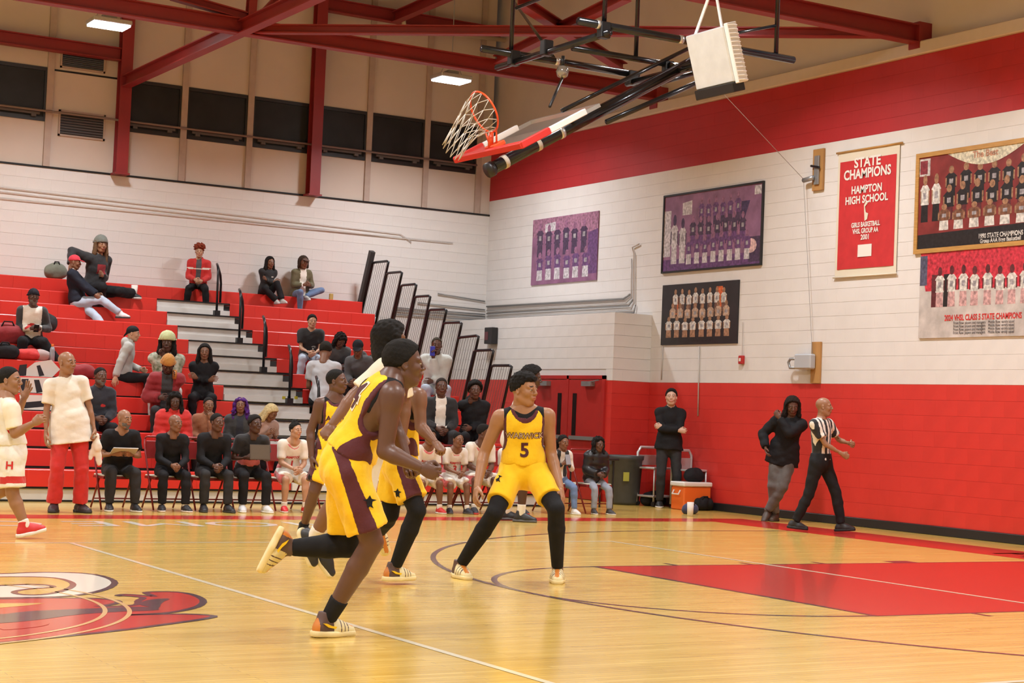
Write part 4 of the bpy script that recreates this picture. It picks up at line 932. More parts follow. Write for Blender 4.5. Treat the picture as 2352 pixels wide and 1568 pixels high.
# sloping dark end side under the right end of the tiers
q = MB(); pl = [(BY(0)+.06,0.01),(YB-.02,0.01),(YB-.02,BZ(12)-.25)]+[(BY(i)+(.06 if j else .60),BZ(i)-.24) for i in range(11,-1,-1) for j in (0,1)]
q.prism(pl,(11.80,0,0),(0,1,0),(0,0,1),(1,0,0),.02); q.build('end_panel', M_under, bl)
# aisle hand rails: inverted loops, each standing on one tier and reaching over the next
def rail(i):
    x = 8.95; y = BY(i); z = BZ(i)
    b = MB(); b.tube([(x-.18,y-.30,z-.24),(x-.18,y-.28,z+.50),(x-.16,y-.20,z+.60),(x-.10,y+.0,z+.66),(x+.0,y+.18,z+.60),(x+.10,y+.34,z+.50),(x+.14,y+.40,z+.36),(x+.14,y+.40,z+.03)], .021, 8)
    o = b.build('handrail', M_blk, bl, smooth=True); MB().box((x-.18,y-.30,z-.20),(.10,.08,.10)).build('rail_socket', M_blk, bl); return o
for i in (1,3,5,7,9,11): rail(i)
# end guard rails: leaning tubular frames with thin rods
GT = [((857,603),(893,599)),((889,627),(924,624)),((922,655),(957,652)),((954,681),(989,679)),((986,711),(1026,710)),((1020,741),(1061,740)),((1053,775),(1100,770)),((1090,805),(1134,803)),((1130,839),(1176,839))]
for k, (tl, tr) in enumerate(GT):
    gx = 11.97; h = 128+5*k
    def gp(p, t): q = atX(p[0]-.225*h*t, p[1]+h*t, gx); return V3(q[0], min(q[1], YB-.03), q[2])
    B_, C_, A, D = gp(tl,0), gp(tr,0), gp(tl,1), gp(tr,1)
    b = MB(); b.tube([A,lerp(A,B_,.93),lerp(A,B_,.985),lerp(B_,C_,.10),lerp(B_,C_,.88),lerp(C_,D,.02),lerp(C_,D,.08),D], .023, 8)
    g = b.build('guard_frame', M_blk, bl, smooth=True); r = MB()
    for m_ in range(1,8): r.tube([lerp(A,D,m_/8), lerp(B_,C_,m_/8)], .0035, 5)
    tag(r.build('guard_rods', mat('grey_rod',(.16,.16,.165),rough=.5), g), kind='stuff')
MB().bar(atX(826,706,11.93),atX(855,577,11.93),.09,.10).build('end_post', mat('dark_grey_steel',(.03,.032,.034),rough=.5), bl)
bpy.context.view_layer.update()
for c in bl.children: c.matrix_parent_inverse = Matrix.Translation(bl.location).inverted()
# painted black and white emblem panels on the front of five tiers at the left
M_pw = mat('white_print',(.72,.68,.62),rough=.5); M_pb = mat('black_print',(.015,.015,.02),rough=.5)
MUR = {6:[(1,[(80,832),(118,826),(138,848),(120,866),(40,862)]),(0,[(45,838),(62,836),(60,862),(40,864)]),(0,[(84,840),(92,838),(102,862),(90,864)])],
 5:[(1,[(38,866),(134,868),(128,904),(40,900)]),(0,[(50,870),(66,870),(58,898),(46,896)]),(0,[(78,872),(90,872),(98,900),(84,902)])],
 4:[(1,[(44,906),(130,908),(122,942),(50,940)]),(0,[(52,924),(122,918),(120,932),(52,938)])]}
for i, shapes in MUR.items():
    k = 0
    for c, pts in shapes:
        k += 1; y = BY(i)-.0008*(k+1)
        P = [atY(a,b,y) for a,b in pts]; b = MB(); b.prism([(p[0],p[2]) for p in P],(0,y,0),(1,0,0),(0,0,1),(0,-1,0),.0006); o = b.build('painted_emblem', M_pw if c else M_pb, bl); o.matrix_parent_inverse = Matrix.Translation(bl.location).inverted()
# small coloured labels on one step riser
for px_, col in ((652,(.5,.4,.02)),(664,(.03,.03,.03)),(680,(.5,.4,.02)),(702,(.30,.05,.03)),(716,(.6,.58,.55)),(728,(.30,.05,.03))):
    for i in range(12):
        p_ = atY(px_, 913, BY(i)-.032)
        if BZ(i)-.222 < p_[2] < BZ(i)-.13 and 7.83 < p_[0] < 9.11:
            o = MB().box((p_[0],BY(i)-.0315,p_[2]),(.055,.002,.045)).build('step_label', mat('label_%d' % int(col[0]*100+col[1]*10), col, rough=.5), bl); o.matrix_parent_inverse = Matrix.Translation(bl.location).inverted()
# ================================================================ the people in the picture
K_black = cloth('black', (.013,.013,.015)); K_char = cloth('charcoal', (.030,.030,.032)); K_white = cloth('white', (.74,.70,.63)); K_cream = cloth('cream_white', (.78,.71,.58)); K_red = cloth('red', (.52,.020,.018)); K_dred = cloth('dark_red', (.25,.012,.018)); K_yel = cloth('gold', (.88,.56,.004), noise=.04); K_mar = cloth('maroon', (.085,.010,.018)); K_denim = cloth('denim', (.12,.19,.34)); K_ldenim = cloth('light_denim', (.38,.45,.55)); K_gdenim = cloth('grey_denim', (.26,.29,.35)); K_grey = cloth('heather_grey', (.38,.38,.36)); K_dgrey = cloth('dark_grey', (.075,.075,.08)); K_olive = cloth('olive', (.13,.115,.06)); K_navy = cloth('navy_black', (.014,.016,.026)); K_brown = cloth('rust_brown', (.26,.10,.045)); K_pale = cloth('pale_grey_green', (.52,.55,.52)); K_taupe = cloth('taupe_trouser', (.085,.075,.068)); K_pink = cloth('pink_print', (.62,.16,.17)); K_green = cloth('pale_green', (.42,.48,.24)); K_camo = cloth('camouflage', (.10,.13,.05), noise=.6)
K_wood_ink = mat('pale_ink', (.55,.40,.26), rough=.7)
def camo_mat():
    m = mat('camo_cloth', (.09,.12,.05), rough=.85, nscale=16, col2=(.55,.56,.48)); return m
HB_ = (.011,.009,.008)
def solve(fn, hx, hy, X, s, zs):
    for _ in range(6):
        J = fn(X, s); h = J['head']; t = atY(hx, hy, h[1]); X += t[0]-h[0]; s = min(1.14, max(.70, s*(t[2]-zs)/(h[2]-zs)))
    return fn(X, s)
ARMS = {'lap':dict(wl=(.30,-.08,.17),wr=(.31,.06,.19)),'knees':dict(wl=(.36,-.17,.20),wr=(.36,.17,.20)),'clasp':dict(wl=(.42,-.055,.13),wr=(.43,.045,.15)),'phone':dict(wl=(.30,-.09,.36),wr=(.31,.05,.37)),'cross':dict(wl=(.20,.11,.36),wr=(.23,-.10,.33)),'face':dict(wl=(.28,.06,.22),wr=(.20,.05,.60)),'eat':dict(wl=(.24,-.05,.56),wr=(.30,.10,.26)),'brace':dict(wl=(-.05,-.34,.02),wr=(.30,.14,.2)),'tablet':dict(wl=(.34,-.10,.28),wr=(.34,.10,.28))}
def sit(label, hx, hy, Y, zs, zf, yaw, tone, top, bottom, arm='lap', lean=10, head=(0,0), knee=.15, foot=None, legs_kw=None, curve=0., pk=None, **kw):
    pk = dict(pk or {}); A = dict(ARMS[arm]); A.update(pk)
    def fn(X, s):
        u = (zf-zs)/s+.085; f = foot or ((.42,-knee),(.40,knee)); a = dict(A)
        a.setdefault('al', (f[0][0], f[0][1], u)); a.setdefault('ar', (f[1][0], f[1][1], u))
        return pose((X,Y,zs), yaw, s, pel=(0,0,.10), lean=lean, head=head, curve=curve, **a)
    J = solve(fn, hx, hy, atY(hx, hy, Y)[0], .95, zs)
    return make_person(label, J, tone, top, bottom, base=(J['pel'][0], J['pel'][1], zf), **kw)
def stand(label, fx, fy, hx, hy, yaw, tone, top, bottom, pk=None, s=1., **kw):
    b = atZ(fx, fy, 0); pk = pk or {}
    for _ in range(6):
        J = pose(b, yaw, s, **pk); t = atD(hx, hy, depth(J['head'])); s *= t[2]/J['head'][2]
    J = pose(b, yaw, s, **pk); d = (atD(hx, hy, depth(J['head']))-J['head']); side = d@J['R']
    if abs(side) < .4:
        pk = dict(pk); pk['side'] = pk.get('side',0)+math.degrees(math.atan2(side, .62*s)); J = pose(b, yaw, s, **pk)
    return make_person(label, J, tone, top, bottom, base=tuple(b), **kw)
ROW = lambda i: (BY(i)+.15, BZ(i), BZ(i)-.40)
def row(label, i, hx, hy, yaw, tone, top, bottom, **kw):
    Y, z, zf = ROW(i); kw.setdefault('foot', ((.31,-.14),(.29,.14))); return sit(label, hx, hy, Y, z, zf, yaw, tone, top, bottom, **kw)
SH_TEAM = None
# ---------------------------------------------------------------- players in gold
M_brownshoe = mat('shoe_brown',(.10,.055,.05),rough=.5); M_creamshoe = mat('shoe_cream',(.72,.62,.34),rough=.5); M_orangeshoe = mat('shoe_orange',(.60,.20,.03),rough=.5)
def team_shoe(C, sd):
    M = np.zeros(len(C), int); M[(C[:,0] > .02) & (C[:,2] < .02)] = 1; M[(C[:,0] < -.062)] = 2; M[(C[:,0] > .03) & (np.abs(C[:,1]) < .016) & (C[:,2] > -.03)] = 2
    M[(C[:,0] > .05) & (np.abs(((C[:,0]*40) % 1)-.5) < .14) & (np.abs(C[:,1]) > .016) & (C[:,0] < .12)] = 0; return M
TEAM = ('sport', M_brownshoe, (.78,.66,.36), (M_creamshoe, M_orangeshoe), team_shoe)
M_swoosh = mat('shoe_mark',(.85,.55,.01),rough=.5); M_ink = mat('number_maroon',(.07,.008,.016),rough=.7); M_edge = mat('number_white',(.80,.74,.62),rough=.7)
def shoe_mark(p, sd, side):
    sh, A, B = p['shoe'+sd]; s = p['J']['s']*1.03; b = MB(); y = .052*side
    pts = [(-.055,-.008),(-.02,-.030),(.035,-.040),(.045,-.028),(.0,-.022),(-.03,-.010)]
    P = [A+(B@np.array([x, y, z]))*s for x, z in pts]; Q = [A+(B@np.array([x, y-.008*side, z]))*s for x, z in pts]; n = len(P)
    b.add(P+Q, [tuple(range(n)), tuple(range(2*n-1,n-1,-1))]+[(i,(i+1)%n,n+(i+1)%n,n+i) for i in range(n)]); b.build('shoe_mark', M_swoosh, sh)
def laces(p, sd, m):
    sh, A, B = p['shoe'+sd]; s = p['J']['s']*1.03; b = MB()
    for k in range(5):
        x = .022+.019*k; z = .012-.0092*k; b.tube([A+(B@np.array([x,-.026,z-.008]))*s, A+(B@np.array([x+.004,0,z+.006]))*s, A+(B@np.array([x,.026,z-.008]))*s], .0035*s, 5)
    b.build('laces', m, sh)
GOLD = {'trim':K_mar,'side':K_mar,'hem':-.035,'over':.004}
SHORT = {'stripe':K_mar,'len':.455,'t':.021,'flare':.026,'rise':.09,'sw':.062}
def emblem(p, px, py, size, ex, ey, body='bottom'):
    """small dark sewn badge: a hat brim over a bearded face"""
    me = bpy.data.meshes.new('badge'); v = [(-.5,.12),(-.15,.22),(0,.5),(.15,.22),(.5,.12),(.22,.02),(.2,-.25),(.32,-.5),(.05,-.36),(-.1,-.5),(-.18,-.25),(-.22,.02)]
    bm = bmesh.new(); f = bm.faces.new([bm.verts.new((a*size,b*size,0)) for a,b in v]); bmesh.ops.triangulate(bm, faces=[f]); bm.to_mesh(me); bm.free()
    ob = p[body]; c = atD(px, py, depth(p['J']['pel'])-.1); return decal(ob, me, c, ex, ey, K_black, ob, 'badge', lift=.005)
camR = V3(*_r0); camF = V3(*_f)
# 1: the runner in front, seen from behind and to the side
w0 = depth(atZ(765,1462,0))
J = px_pose(w0, 1.05, 105, {'pel':(800,1052,.0),'neck':(900,866,-.05),'shR':(902,908,-.19),'shL':(878,884,.19),'elR':(884,1036,-.22),'wrR':(967,1073,-.30),'elL':(905,980,.32),'wrL':(935,1060,.25),'hipR':(800,1092,-.11),'hipL':(796,1080,.11),'knR':(855,1245,-.08),'anR':(752,1412,.0),'knL':(800,1252,.18),'anL':(655,1258,.12)},
    (nrm(camR*-.42-Z3*.9), nrm(V3(math.sin(math.radians(98)),-math.cos(math.radians(98)),0)*1.0+V3(0,0,-.03))), ((928,836,-.02), nrm(camR+camF*.22+Z3*.0)))
J['anR'][2] = .0925
p1 = make_person('person in gold number 14 jersey running in front, seen from behind', J, 'dark', ('jersey', K_yel, dict(GOLD, under=('tank',K_black))), ('shorts', K_yel, dict(SHORT, len=.40, sw=.052)), ('fade', HB_), TEAM, bare=True, hq=True, hands=('fist','fist'), sleeves=[('compression_shorts','R',.12,.41,K_black),('leg_sleeve','L',.10,.95,K_black),('sock','R',.86,.99,K_black)], build=1.06)
me = text_mesh('14', .23, True, sub=3); T_, R_, F_ = J['T'], J['tR'], J['tF']
c0 = lerp(J['pel'],J['neck'],.66)-R_*.045
o1 = text_mesh('14', .23, True, sub=3, outline=.012); decal(p1['top'], o1, c0, R_, T_, M_edge, p1['top'], 'jersey_number', lift=.004); decal(p1['top'], me, c0, R_, T_, M_ink, p1['top'], 'jersey_number', lift=.007)
for sd in 'LR':
    shoe_mark(p1, sd, -1); laces(p1, sd, M_orangeshoe)
emblem(p1, 852, 1150, .075, camR, Z3)
# 2: gold player partly behind the runner, black tights
w0 = 13.25
J = px_pose(w0, 1.04, 85, {'pel':(917,1050,0),'neck':(934,894,-.02),'shR':(962,910,-.17),'shL':(908,905,.15),'elR':(966,980,-.22),'wrR':(998,1015,-.30),'elL':(890,980,.25),'wrL':(900,1040,.2),'hipR':(922,1078,-.1),'hipL':(908,1075,.1),'knR':(958,1172,-.18),'anR':(906,1306,-.05),'knL':(896,1180,.1),'anL':(872,1222,.42)},
    (nrm(camR*.45-Z3*.9), nrm(V3(math.sin(math.radians(95)),-math.cos(math.radians(95)),0))), ((936,850,0), nrm(camR+camF*.1)))
p2 = make_person('person in gold kit and black tights, hidden to the neck behind the runner', J, 'brown', ('jersey', K_yel, dict(GOLD, under=('tank',K_black))), ('shorts', K_yel, dict(SHORT, len=.36)), ('fade', HB_), TEAM, bare=True, hq=True, hands=('fist','fist'), sleeves=[('tights','LR',.15,.97,K_black)])
for sd in 'LR': shoe_mark(p2, sd, -1); laces(p2, sd, M_orangeshoe)
emblem(p2, 915, 1130, .07, camR, Z3)
# 3: gold player facing the bench side
w0 = 17.7
J = px_pose(w0, 1.0, 45, {'pel':(760,1040,0),'neck':(768,912,0),'shR':(735,926,-.05),'shL':(804,926,.08),'elR':(713,990,-.05),'wrR':(716,1050,-.12),'elL':(815,985,.1),'wrL':(800,1035,0),'hipR':(742,1058,-.05),'hipL':(775,1058,.05),'knR':(722,1128,-.12),'anR':(697,1212,.06),'knL':(790,1130,-.1),'anL':(795,1212,0)},
    (camR*.5-camF*.3, camR*.4-camF*.6-Z3*.1), ((774,876,0), nrm(camR-camF*.25+Z3*.05)))
J['anR'][2] = .09; J['anL'][2] = .09; J['toL'] = nrm(V3(J['toL'][0],J['toL'][1],0)); J['toR'] = nrm(V3(J['toR'][0],J['toR'][1],0))
p3 = make_person('person in gold kit looking right beyond the swinging bare arm', J, 'dark', ('jersey', K_yel, dict(GOLD, under=('tank',K_black))), ('shorts', K_yel, dict(SHORT, len=.36)), ('buzz', HB_), ('sport',(.02,.02,.022),(.55,.5,.4)), bare=True, hq=True, hands=('relax','relax'), socks=(K_black,.86))
t = text_mesh('WARWICK', .075, True, sub=1); decal(p3['top'], t, lerp(J['pel'],J['neck'],.62), J['tR']*-1, J['T'], M_ink, p3['top'], 'jersey_lettering', lift=.005)
t = text_mesh('2', .20, True, sub=2); decal(p3['top'], t, lerp(J['pel'],J['neck'],.35), J['tR']*-1, J['T'], M_ink, p3['top'], 'jersey_number', lift=.005)
emblem(p3, 712, 1095, .07, camR, Z3)
# 5: the defender facing the camera
w0 = 13.95
J = px_pose(w0, 1.05, -22, {'pel':(1202,1072,.05),'neck':(1204,940,0),'shR':(1148,958,0),'shL':(1258,955,.02),'elR':(1112,1040,.02),'wrR':(1096,1120,-.16),'elL':(1266,1042,.05),'wrL':(1287,1122,-.12),'hipR':(1174,1090,.02),'hipL':(1232,1088,.02),'knR':(1136,1178,-.24),'anR':(1056,1296,-.02),'knL':(1277,1168,-.26),'anL':(1281,1298,-.04)},
    (camR*-.05-camF*1.-Z3*.02, camR*.40-camF*.9), ((1204,896,-.02), nrm(camR*.9-camF*.6+Z3*.0)))
for k in ('toL','toR'): J[k] = nrm(V3(J[k][0],J[k][1],-.02))
J['anR'][2] = .0925; J['anL'][2] = .0925
p5 = make_person('person in gold number 5 jersey and black tights crouching in defence', J, 'tan', ('jersey', K_yel, dict(GOLD, side=None, under=('tank',K_black))), ('shorts', K_yel, dict(SHORT, stripe=None, len=.35, t=.015, flare=.018)), ('curly', HB_), TEAM, bare=True, hq=True, hands=('relax','relax'), sleeves=[('tights','LR',.12,.97,K_black)], thumbs=(-camR*.3-camF, camR*.3-camF))
SKIN['p5'] = None
t = text_mesh('WARWICK', .062, True, sub=1, outline=.002); decal(p5['top'], t, lerp(J['pel'],J['neck'],.58), J['tR']*-1, J['T'], M_ink, p5['top'], 'jersey_lettering', lift=.004)
t = text_mesh('WARWICK', .062, False, sub=1); decal(p5['top'], t, lerp(J['pel'],J['neck'],.58), J['tR']*-1, J['T'], K_wood_ink, p5['top'], 'jersey_lettering', lift=.007)
t = text_mesh('5', .155, True, sub=2); decal(p5['top'], t, lerp(J['pel'],J['neck'],.33), J['tR']*-1, J['T'], M_ink, p5['top'], 'jersey_number', lift=.005)
emblem(p5, 1143, 1095, .075, camR, Z3)
for sd in 'LR': laces(p5, sd, M_orangeshoe)
# ---------------------------------------------------------------- players in white
WJ = {'trim':K_red,'hem':-.03,'over':.004,'under':('sleeve',K_cream),'tw':.016}
WS = {'stripe':None,'len':.42,'t':.026,'flare':.03,'rise':.09}
w0 = 12.6
J = px_pose(w0, 1.08, 80, {'pel':(838,1010,.1),'neck':(896,826,.05),'shR':(884,846,-.12),'shL':(915,840,.2),'elR':(812,908,-.18),'wrR':(762,975,-.28),'elL':(930,930,.25),'wrL':(925,1000,.2),'hipR':(832,1035,0),'hipL':(845,1035,.2),'knR':(770,1150,0),'anR':(718,1238,.14),'knL':(812,1160,.12),'anL':(748,1262,.22)},
    (nrm(camR*.5-Z3*.75), nrm(camR*.35-Z3*.93)), ((898,782,.05), nrm(camR+camF*.55)))
pw1 = make_person('person in white jersey and sleeve swinging a bare arm behind the runner', J, 'brown', ('jersey', K_white, dict(WJ)), ('shorts', K_white, dict(WS)), ('bob', HB_), ('sport',(.02,.02,.024),(.74,.66,.42)), bare=True, hq=True, hands=('fist','fist'), socks=(K_white,.70), hairscale=(1.05,1.05,1.0))
stand_kw = dict(bare=True, hands=('relax','relax'))
pw2 = stand('person in white jersey mostly hidden behind the number 5 defender', 1172, 1196, 1172, 866, 60, 'deep', ('jersey', K_white, dict(WJ)), ('shorts', K_white, dict(WS)), pk=dict(lean=14, al=(-.05,-.15,.085), ar=(.12,.12,.085), wl=(.30,-.20,.85), wr=(.15,.30,.80), head=(0,-8)), hair=('afro', HB_), shoes=('sport',(.02,.02,.022),(.10,.10,.10)), socks=(K_white,.72), **stand_kw)
w0 = 16.1
J = px_pose(w0, 1.03, 100, {'pel':(24,1030,0),'neck':(14,915,0),'shR':(26,938,-.18),'shL':(6,932,.18),'elR':(34,996,-.22),'wrR':(76,972,-.28),'elL':(30,975,.3),'wrL':(55,915,.25),'hipR':(26,1052,-.1),'hipL':(20,1052,.1),'knR':(28,1132,-.12),'anR':(58,1208,-.1),'knL':(6,1126,.12),'anL':(-44,1152,.2)},
    (nrm(camR*.5-Z3*.85), nrm(V3(.96,.1,.22))), ((22,874,.02), nrm(camR-camF*.05)))
pw3 = make_person('person in white jersey with red trim walking in at the left edge', J, 'mid', ('jersey', K_white, dict(WJ)), ('shorts', K_white, dict(WS, zones=[(lambda tt: (tt > .52) & (tt < .72), K_red)])), ('buzz', HB_), ('sport',(.55,.02,.02),(.75,.72,.70)), bare=True, hq=True, hands=('open','hold'), socks=(K_white,.80))
t = text_mesh('H', .10, True, sub=2); decal(pw3['bottom'], t, atD(25,1069,w0-.18), camR, Z3, K_red, pw3['bottom'], 'shorts_letter', lift=.006)
# ---------------------------------------------------------------- standing staff and officials
pc = stand('person in white polo shirt and red trousers standing at the sideline', 150, 1176, 152, 832, -8, 'mid', ('polo', K_white, {'hem':.20,'t':.010,'wr':.005,'skirt':.016,'over':.024}), ('loose', K_red, {'t':.016}), pk=dict(wl=(.10,-.30,.80), wr=(.08,.27,.80), head=(-38,0), al=(.0,-.16,.085), ar=(.02,.13,.085), tl=(1,-.5,0), tr=(1,.3,0)), hair=None, shoes=('low',(.035,.02,.025),(.02,.015,.015)), build=1.06, belly=.015, hands=('hold','relax'), hq=True)
pg = stand('person in black jacket with folded arms against the end wall', 1531, 1166, 1542, 912, -28, 'fair', ('jacket', K_black, {'t':.012,'hem':.10}), ('pants', K_char), pk=dict(wl=(.16,.13,1.22), wr=(.19,-.12,1.18), epl=(.1,-1,-.5), epr=(.1,1,-.5), head=(8,2), al=(0,-.13,.085), ar=(0,.11,.085), tl=(1,-.3,0)), hair=('fade', HB_), shoes=('sport',(.015,.015,.016),(.65,.63,.6)), hands=('hold','hold'))
ps = [(lambda r_, f_, u_: (np.floor((r_+5)*13) % 2 == 0), K_black)]
pr_ = stand('person in black and white striped shirt walking along the baseline', 1880, 1221, 1888, 934, 18, 'mid', ('tee', K_white, {'tuck':True,'hem':.02,'t':.012,'wr':.003,'zones':[(lambda r_, f_, u_: (np.floor((r_+5)*23+.5) % 2 == 0), K_black)]}), ('pants', K_black), pk=dict(wl=(.30,-.24,1.20), wr=(.30,-.04,1.06), epl=(-.4,-.8,-.5), epr=(-.5,.8,-.5), head=(-26,0), al=(.22,-.22,.09), ar=(-.26,.20,.09), kpl=(1,-.5,0), kpr=(1,-.6,0), tl=(1,-.75,.10), tr=(1,-.75,-.10)), hair=None, shoes=('low',(.012,.012,.013),(.012,.012,.012)), hands=('hold','fist'), build=1.02, hq=True)
ph = stand('person in black jacket and taupe trousers leaning on the red end wall', 1790, 1197, 1822, 932, -48, 'dark', ('jacket', K_black, {'t':.022,'hem':.15}), ('pants', K_taupe, {'t':.012}), pk=dict(pel=(-.04,-.02,.95), lean=8, wl=(.22,.02,1.46), wr=(.17,.20,1.02), epl=(.4,-.4,-1), epr=(-.4,1,-.3), head=(-18,-18), ar=(.0,.06,.085), al=(.10,.16,.13), kpl=(1,-.9,0), tl=(.8,.3,-.5)), hair=('locs', (.02,.013,.010)), shoes=('sport',(.05,.032,.02),(.03,.02,.015)), hands=('hold','relax'), build=1.05)
# ---------------------------------------------------------------- bench row on folding chairs
BYc, BZc = 9.22, .43
def bench(label, hx, hy, tone, top, bottom, yaw=-6, **kw):
    kw.setdefault('foot', ((.44,-.17),(.40,.16))); kw.setdefault('lean', 24); kw.setdefault('pk', {}); return sit(label, hx, hy, BYc, BZc, 0., yaw, tone, top, bottom, **kw)
bench_people = []
def bq(*a, **k): r = bench(*a, **k); bench_people.append(r); return r
c1 = bq('person in black t-shirt with a grey beard writing on a tablet', 286, 962, 'mid', ('tee', K_black), ('pants', K_char), hair=None, beard=(.12,.11,.10), arm='tablet', head=(-30,-4), build=1.08, belly=.03, hands=('hold','hold'))
c2 = bq('bald person in black top clasping hands beside the grey-bearded coach', 403, 972, 'brown', ('long', K_black), ('pants', K_black), hair=None, arm='clasp', head=(-28,0), shoes=('sport',(.02,.02,.022),(.7,.6,.58)), socks=(K_white,.86), hands=('fist','fist'))
c3 = bq('person in black top leaning forward between two other black-clad coaches', 499, 970, 'dark', ('long', K_black), ('pants', K_char), hair=('buzz', HB_), arm='clasp', head=(-22,-2), shoes=('low',(.02,.02,.022),(.03,.03,.03)), hands=('hold','hold'))
c4 = bq('person in black and pink t-shirt holding a brown tablet', 586, 974, 'deep', ('tee', K_black, {'zones':[(lambda r_, f_, u_: (u_ > .12) & (u_ < .20) & (f_ > 0), K_pink)]}), ('pants', K_black), hair=('fade', HB_), arm='tablet', head=(-20,0), shoes=('sport',(.62,.62,.62),(.72,.72,.72)), socks=(K_white,.55), hands=('hold','hold'))
WB = {'trim':K_pink,'hem':-.02,'over':.004,'under':('sleeve',K_white),'side':K_pink}
BS = {'stripe':K_pink,'len':.46,'t':.024,'flare':.03}
c5 = bq('seated player in white with red number 1, nearest the coaches', 679, 988, 'light', ('jersey', K_white, WB), ('shorts', K_white, BS), hair=('bun', HB_), arm='clasp', head=(-25,0), bare=True, shoes=('sport',(.58,.02,.025),(.7,.6,.6)), socks=(K_white,.80))
c6 = bq('seated player in white just left of the middle bench player', 988, 1003, 'brown', ('jersey', K_white, WB), ('shorts', K_white, BS), hair=('fade', HB_), arm='clasp', head=(-10,-6), bare=True, shoes=('sport',(.55,.03,.03),(.7,.65,.6)), socks=(K_white,.82))
c7 = bq('seated player in white with red lettering in the middle of the bench', 1052, 1010, 'brown', ('jersey', K_white, WB), ('shorts', K_white, BS), hair=('buzz', HB_), arm='clasp', head=(-12,-4), bare=True, shoes=('sport',(.03,.03,.04),(.10,.08,.08)), socks=(K_white,.82))
c8 = bq('seated player in white turned right beside the crouching defender', 1112, 994, 'dark', ('jersey', K_white, WB), ('shorts', K_white, BS), hair=('fade', HB_), arm='clasp', head=(-50,-4), bare=True, shoes=('sport',(.03,.03,.035),(.45,.03,.03)), socks=(K_white,.82))
c9 = bq('seated player in white glimpsed behind the legs of the defender', 1180, 1012, 'dark', ('jersey', K_white, WB), ('shorts', K_white, BS), hair=('fade', HB_), arm='clasp', head=(-30,-4), bare=True, shoes=('sport',(.03,.03,.035),(.45,.03,.03)), socks=(K_white,.82))
for c, n in ((c5,'1'),(c7,'3'),(c6,'10')):
    J = c['J']; t = text_mesh(n, .13, True, sub=2); decal(c['top'], t, lerp(J['pel'],J['neck'],.34), J['tR']*-1, J['T'], K_red, c['top'], 'jersey_number', lift=.006)
    t = text_mesh('HAMPTON', .048, True, sub=1); decal(c['top'], t, lerp(J['pel'],J['neck'],.56), J['tR']*-1, J['T'], K_red, c['top'], 'jersey_lettering', lift=.006)
g1 = bq('girl in white top, black waistcoat and blue jeans at the bench end', 1294, 1016, 'brown', ('long', K_white, {'zones':[(lambda r_, f_, u_: (np.abs(r_) > .045) & (np.abs(r_) < .135) & (u_ > .05), K_black)]}), ('jeans', K_denim), hair=('tail', HB_), arm='phone', head=(-10,-6), shoes=('sport',(.7,.68,.65),(.7,.68,.65)), kind='f', lean=14)
g2 = bq('girl in shiny black puffer jacket and grey jeans, last on the bench', 1374, 1040, 'dark', ('puffer', mat('puffer_black',(.012,.013,.016),rough=.35)), ('jeans', K_gdenim), hair=('longcurl', HB_), arm='lap', head=(-4,-4), shoes=('sport',(.05,.05,.055),(.7,.68,.66)), kind='f', lean=14)
# ---------------------------------------------------------------- spectators, from the top row down
T12 = dict(lean=2)
s1 = row('person in grey beanie and black hooded top lounging on the upper rows', 11, 232, 562, 20, 'mid', ('hoodie', K_black, {'zones':[(lambda r_, f_, u_: (np.abs(r_) < .08) & (u_ > .25) & (u_ < .40) & (f_ > 0), K_dred)]}), ('loose', K_black, {'t':.018}), hair=('long', (.16,.09,.045)), gear=('beanie','beanie',(.14,.15,.13),(1.12,1.12,1.12)), arm='lap', head=(10,-4), kind='f', pk=dict(al=(.28,-.55,.05), ar=(.28,.10,-.30), wl=(.18,-.03,.30), wr=(.08,.52,.42), epr=(-.3,1,.2)), hands=('relax','open'), build=1.1)
s2 = row('person in red cap and light jeans reclining across the left rows', 10, 172, 603, 62, 'brown', ('hoodie', K_navy), ('jeans', K_ldenim), hair=None, gear=('cap','cap',(.50,.02,.04)), arm='lap', head=(0,-6), lean=-12, pk=dict(al=(.62,.34,-.42), ar=(.78,-.02,-.10), wl=(.36,-.06,.22), wr=(.34,.12,.20), kpl=(.6,0,1), kpr=(.4,0,1)), shoes=('sport',(.6,.6,.6),(.06,.06,.06)), build=1.1)
s3 = row('person in black beanie and white vest over dark sleeves at far left', 7, 77, 682, -10, 'deep', ('long', K_char, {'t':.014,'zones':[(lambda r_, f_, u_: (np.abs(r_) < .15) & (f_ > -.02), K_white), (lambda r_, f_, u_: (np.abs(r_) < .12) & (f_ > 0) & (np.abs(u_-.26+r_*r_*4) < .02), K_red)]}), ('loose', K_black, {'t':.016}), hair=None, gear=('beanie','beanie',(.014,.013,.02)), arm='phone', head=(-8,-2), pk=dict(wl=(.26,-.12,.27), wr=(.30,.02,.27), al=(.36,-.42,-.28)), build=1.12, beard=(.012,.01,.009), hands=('hold','hold'))
s4 = row('person with red curly hair and red jacket alone on the top row', 12, 458, 578, -22, 'light', ('jacket', K_red, {'t':.014,'zones':[(lambda r_, f_, u_: (np.abs(r_) < .05) & (f_ > 0), K_dgrey), (lambda r_, f_, u_: (np.abs(u_-.36) < .012) & (f_ > 0), K_white)]}), ('pants', K_black), hair=('bigafro', (.26,.045,.02)), arm='lap', head=(0,-2), shoes=('sport',(.62,.58,.38),(.6,.58,.5)), foot=((.34,-.20),(.30,.22)), kind='f', hairscale=(.92,.92,.95))
